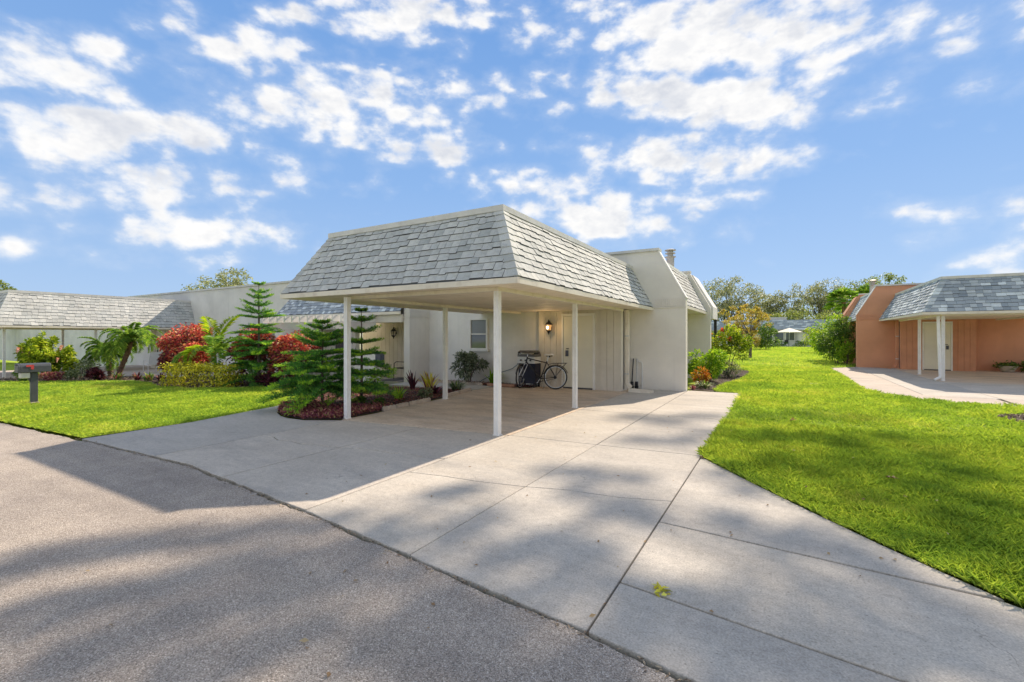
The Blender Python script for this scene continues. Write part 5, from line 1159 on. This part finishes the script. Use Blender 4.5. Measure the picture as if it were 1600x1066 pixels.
tree('oak_tree', (-60,12.3,-.8), 7, (-60,12.3,4.3), (2.6,2.5,2.2), 40, 50, .28, 'leaf_oak_green', 'green tree at the far left picture edge', 'tree', 127, .2)
tree('crape_myrtle', (-1.75,35.7,0), 3.8, (-1.6,35.7,2.75), (1.25,1.1,1.15), 34, 34, .15, 'leaf_autumn', 'small golden leaved tree standing on the back lawn', 'tree', 128, .10, 'bark', limbs=14)
tree('young_tree', (-3.1,46,0), 4.2, (-3.1,46,3.0), (1.7,1.5,1.9), 34, 40, .18, 'leaf_autumn', 'yellowing tree behind the small golden one', 'tree', 129, .12, 'bark')
bush('back_shrub', (-1.3,60,0), 2.9, 1.7, 1.5, 'leaf_green', 'green shrub in front of the far house, left of the umbrella', 'shrub', 130, 1500, .24, .5)
bush('back_shrub', (-3.6,58,0), 2.5, 1.9, 1.2, 'leaf_autumn', 'brownish shrub behind the small golden tree', 'shrub', 131, 1300, .22, .5)
bush('back_shrub', (3.4,50,0), 2.6, 1.7, 1.3, 'leaf_hibiscus', 'loose light green shrub right of the cream umbrella', 'shrub', 132, 1400, .2, .4)
for i,(x,y,w_,lb) in enumerate(((-.2,78.5,1.2,'low clipped plant left of the far patio'),(2.6,78.5,1.1,'low plant right of the far patio'),(4.2,82.5,1.4,'dark clipped hedge under the far house windows'))):
    bush('back_plant', (x,y,0), .85, w_, .6, 'leaf_green', lb, 'shrub', 134+i, 400, .2, .5)
def cabbage_palm(x,y,H,label,seed):
    rng = np.random.default_rng(seed); t = thing('cabbage_palm',(x,y,0),label,'palm','cabbage palms left of the orange house')
    obj('trunk', MB().tube([(x,y,-.1),(x+.1,y,H*.5),(x,y,H)],[.22,.18,.2],9),'bark_palm',t,smooth=True); parts=[]
    for i in range(34):
        a=rng.uniform(0,6.28); e=R(rng.uniform(-35,85)); d=np.array([math.cos(a)*math.cos(e),math.sin(a)*math.cos(e),math.sin(e)]); c=np.array([x,y,H])+d*rng.uniform(.7,1.0)
        sd=unit(np.cross(d,[0,0,1.0])+1e-6); up=np.cross(sd,d); an=np.linspace(-1.5,1.5,22); D=np.cos(an)[:,None]*d+np.sin(an)[:,None]*sd+.15*up
        parts.append(leaves(np.repeat(c[None],22,0),D,.95*rng.uniform(.85,1.1,22),.07,rng,droop=.3))
    V,F=join_leaves(parts); tri_mesh('crown',V,'leaf_palm',t,F=F)
cabbage_palm(5.6,57,5.0,'left of two cabbage palms behind the round shrub',141); cabbage_palm(8.0,60,5.5,'right of two cabbage palms, over the orange house roof',142)
# the two big oaks whose shade dapples the driveway and road; their leaf clusters hang above and to the right of the view.
# SHADE lists where their clusters throw shade (x, y, cluster radius); each cluster hangs up the sun's ray from there.
SHADE = [(-2.4, 8.52, 0.42), (-1.75, 8.45, 0.51), (-1.29, 9.32, 0.42), (-1.75, 6.7, 0.37), (-1.25, 6.89, 0.37), (-0.94, 7.84, 0.3), (-2.16, 4.72, 0.29),
         (-1.73, 4.78, 0.31), (-1.36, 4.83, 0.24), (-1.65, 4.12, 0.27), (-1.14, 4.07, 0.26), (-1.32, 3.79, 0.22), (-0.94, 3.82, 0.18), (-0.59, 5.44, 0.17),
         (-0.31, 5.04, 0.19), (-0.31, 4.14, 0.21), (-0.05, 3.82, 0.21), (0.18, 4.14, 0.19), (-1.37, 3.12, 0.24), (-1.56, 2.86, 0.18), (-1.11, 3.07, 0.16),
         (-2.66, 2.73, 0.26), (-2.15, 2.75, 0.26), (-2.51, 2.39, 0.19), (-2.13, 3.24, 0.19), (-2.8, 3.39, 0.18), (-2.65, 3.69, 0.16), (-0.85, 2.68, 0.17),
         (-0.56, 2.73, 0.18), (-1.16, 2.62, 0.2), (-1.68, 2.55, 0.17), (-0.28, 2.86, 0.2), (-0.39, 2.49, 0.18), (-0.1, 2.57, 0.19), (-0.62, 2.36, 0.16), (0.12,
         2.79, 0.2), (0.26, 3.24, 0.17), (0.44, 2.89, 0.19), (0.7, 3.42, 0.16), (0.06, 2.46, 0.18), (0.3, 2.56, 0.17), (0.67, 2.87, 0.18), (0.93, 3.23, 0.16),
         (-0.22, 2.26, 0.17), (0.61, 3.79, 0.14), (0.44, 3.99, 0.13), (-4.02, 1.58, 0.28), (-3.69, 1.86, 0.29), (-3.42, 2.19, 0.3), (-3.17, 2.53, 0.26),
         (-4.24, 1.26, 0.31), (-4.35, 1.0, 0.3), (-2.63, 2.32, 0.23), (-2.82, 1.99, 0.26), (-3.06, 1.7, 0.29), (-3.24, 1.41, 0.28), (-3.4, 1.12, 0.3), (-3.46,
         0.87, 0.28), (-2.74, 1.28, 0.28), (-2.56, 1.6, 0.26), (-2.39, 1.95, 0.24), (-2.79, 1.02, 0.28), (-2.85, 0.78, 0.26), (-2.29, 1.07, 0.26), (-2.06,
         2.23, 0.19), (-1.68, 2.15, 0.19), (-1.65, 1.79, 0.2), (-1.35, 1.94, 0.2), (-1.76, 1.56, 0.19), (-1.33, 1.61, 0.23), (-1.1, 1.89, 0.21), (-2.09, 1.51,
         0.16), (-0.89, 1.87, 0.2), (-1.34, 2.17, 0.14), (-0.63, 1.99, 0.17), (-0.28, 9.52, 0.41), (0.44, 10.33, 0.42), (1.13, 10.33, 0.47), (0.17, 7.72,
         0.41), (0.69, 7.58, 0.39), (1.36, 8.4, 0.41), (-0.3, 7.44, 0.27), (1.59, 7.53, 0.32), (0.88, 6.49, 0.32), (0.31, 5.88, 0.27), (-0.11, 6.06, 0.22),
         (1.18, 5.8, 0.28), (1.75, 6.59, 0.27), (0.65, 5.11, 0.23), (1.16, 4.92, 0.2), (1.62, 5.5, 0.22), (0.81, 4.32, 0.16), (1.21, 4.34, 0.17)]
def shade_oak(loc, trunk_top, spots, label, seed):
    rng = np.random.default_rng(seed); x,y,z = loc; t = thing('shade_oak', loc, label, 'tree', 'big oaks shading the driveway'); mb = MB(); parts = []
    fork = np.array(trunk_top,float); mb.tube([(x,y,z-.1),(x+.05,y,fork[2]*.5),tuple(fork)],[.40,.33,.27],10)
    for (px,py,r_) in spots:
        d0 = px*CW[0]+py*CW[1]; h = (1.5+.80*d0)/.30+rng.uniform(.3,3.0); h = max(h, 8.5+rng.random()*2)
        c = np.array([px+.24*h, py+1.17*h, h]); n = int(34+52*r_)
        P = c+unit(rng.normal(size=(n,3)))*(r_*rng.random((n,1))**.45)*np.array([1.0,.9,.62]); kk = np.array([out_of_view(p) for p in P]); P = P[kk]
        if len(P): parts.append(leaves(P,rng.normal(size=P.shape),(.15+.16*r_)*rng.uniform(.7,1.2,len(P)),.10+.07*r_,rng))
        m_ = (fork+c)/2+np.array([1.0,0,2.2])
        if out_of_view(m_) and out_of_view((m_+c)/2) and out_of_view((m_+fork)/2): mb.tube([tuple(fork),tuple(m_),tuple(c)],[.09,.05,.02],5)
    obj('trunk', mb, 'bark', t, smooth=True); V,F = join_leaves(parts); tri_mesh('crown',V,'leaf_oak_green',t,F=F)
dep = lambda q: q[0]*CW[0]+q[1]*CW[1]
shade_oak((4.9,11.75,0), (5.3,12.2,11.5), [q for q in SHADE if dep(q) < 3.3], 'big oak in the mulch ring at the right picture edge, its crown overhead', 150)
shade_oak((13.2,30,0), (12.8,30,22), [q for q in SHADE if dep(q) >= 3.3], 'very tall oak behind the orange house, its crown above the view', 151)

# litter ---------------------------------------------------------------
rngl = np.random.default_rng(160); n = 130
q = np.column_stack([rngl.uniform(-4.5,1.5,n), rngl.uniform(1.0,9.0,n)]); zq = np.where(q[:,1] < np.array([yr(a) for a in q[:,0]]), -.006, .005)
lawnq = in_poly(q[:,0],q[:,1],LAWN_R); zq[lawnq] = .055
D = np.column_stack([rngl.normal(size=n),rngl.normal(size=n),.12*rngl.random(n)]); V,F = leaves(np.column_stack([q,zq]),D,.035*rngl.uniform(.4,1.5,n),.018*rngl.uniform(.5,1.4,n),rngl,droop=-.05)
struct(tri_mesh('leaf_litter',V,'leaf_dry',F=F),'small dry leaves scattered on driveway, road and lawn','leaf litter','stuff')
n = 900; xq = rngl.uniform(-9,1.5,n); q = np.column_stack([xq, np.array([yr(a) for a in xq])+rngl.normal(size=n)*.022]); D = np.column_stack([rngl.normal(size=n),rngl.normal(size=n)*.4,.1*rngl.random(n)])
V,F = leaves(np.column_stack([q,np.full(n,-.009)]),D,.03*rngl.uniform(.4,1.4,n),.010,rngl,droop=0); struct(tri_mesh('leaf_litter',V,'mulch_brown',F=F),'dark debris caught along the edge between road and driveway','leaf litter','stuff')
n=14; sp_ = np.repeat(np.array([[-.62,2.79,.006]]),n,0)+rngl.normal(size=(n,3))*np.array([.035,.02,.0]); D = rngl.normal(size=(n,3))*np.array([1,1,.15])+np.array([0,0,.12]); V,F = leaves(sp_,D,.06*rngl.uniform(.6,1.2,n),.026,rngl,droop=0)
tag(tri_mesh('weed_sprig',V,'leaf_yellow',origin=(-.62,2.79,.005),F=F),'yellow green sprig lying across a driveway joint','weed')
for i,(x,y,lb) in enumerate(((.98,6.0,'curled brown leaf lying on the near right lawn'),(.2,9.3,'small brown leaf further back on the right lawn'),(-.80,6.12,'orange leaf at the lawn corner by the driveway'))):
    D = rngl.normal(size=(5,3))*np.array([1,1,.3])+np.array([0,0,.35]); V,F = leaves(np.repeat(np.array([[x,y,.06 if i<2 else .01]]),5,0),D,.075,.045,rngl); tag(tri_mesh('fallen_leaf',V,'leaf_dry',origin=(x,y,.05),F=F),lb,'leaf','fallen leaves by the right lawn')
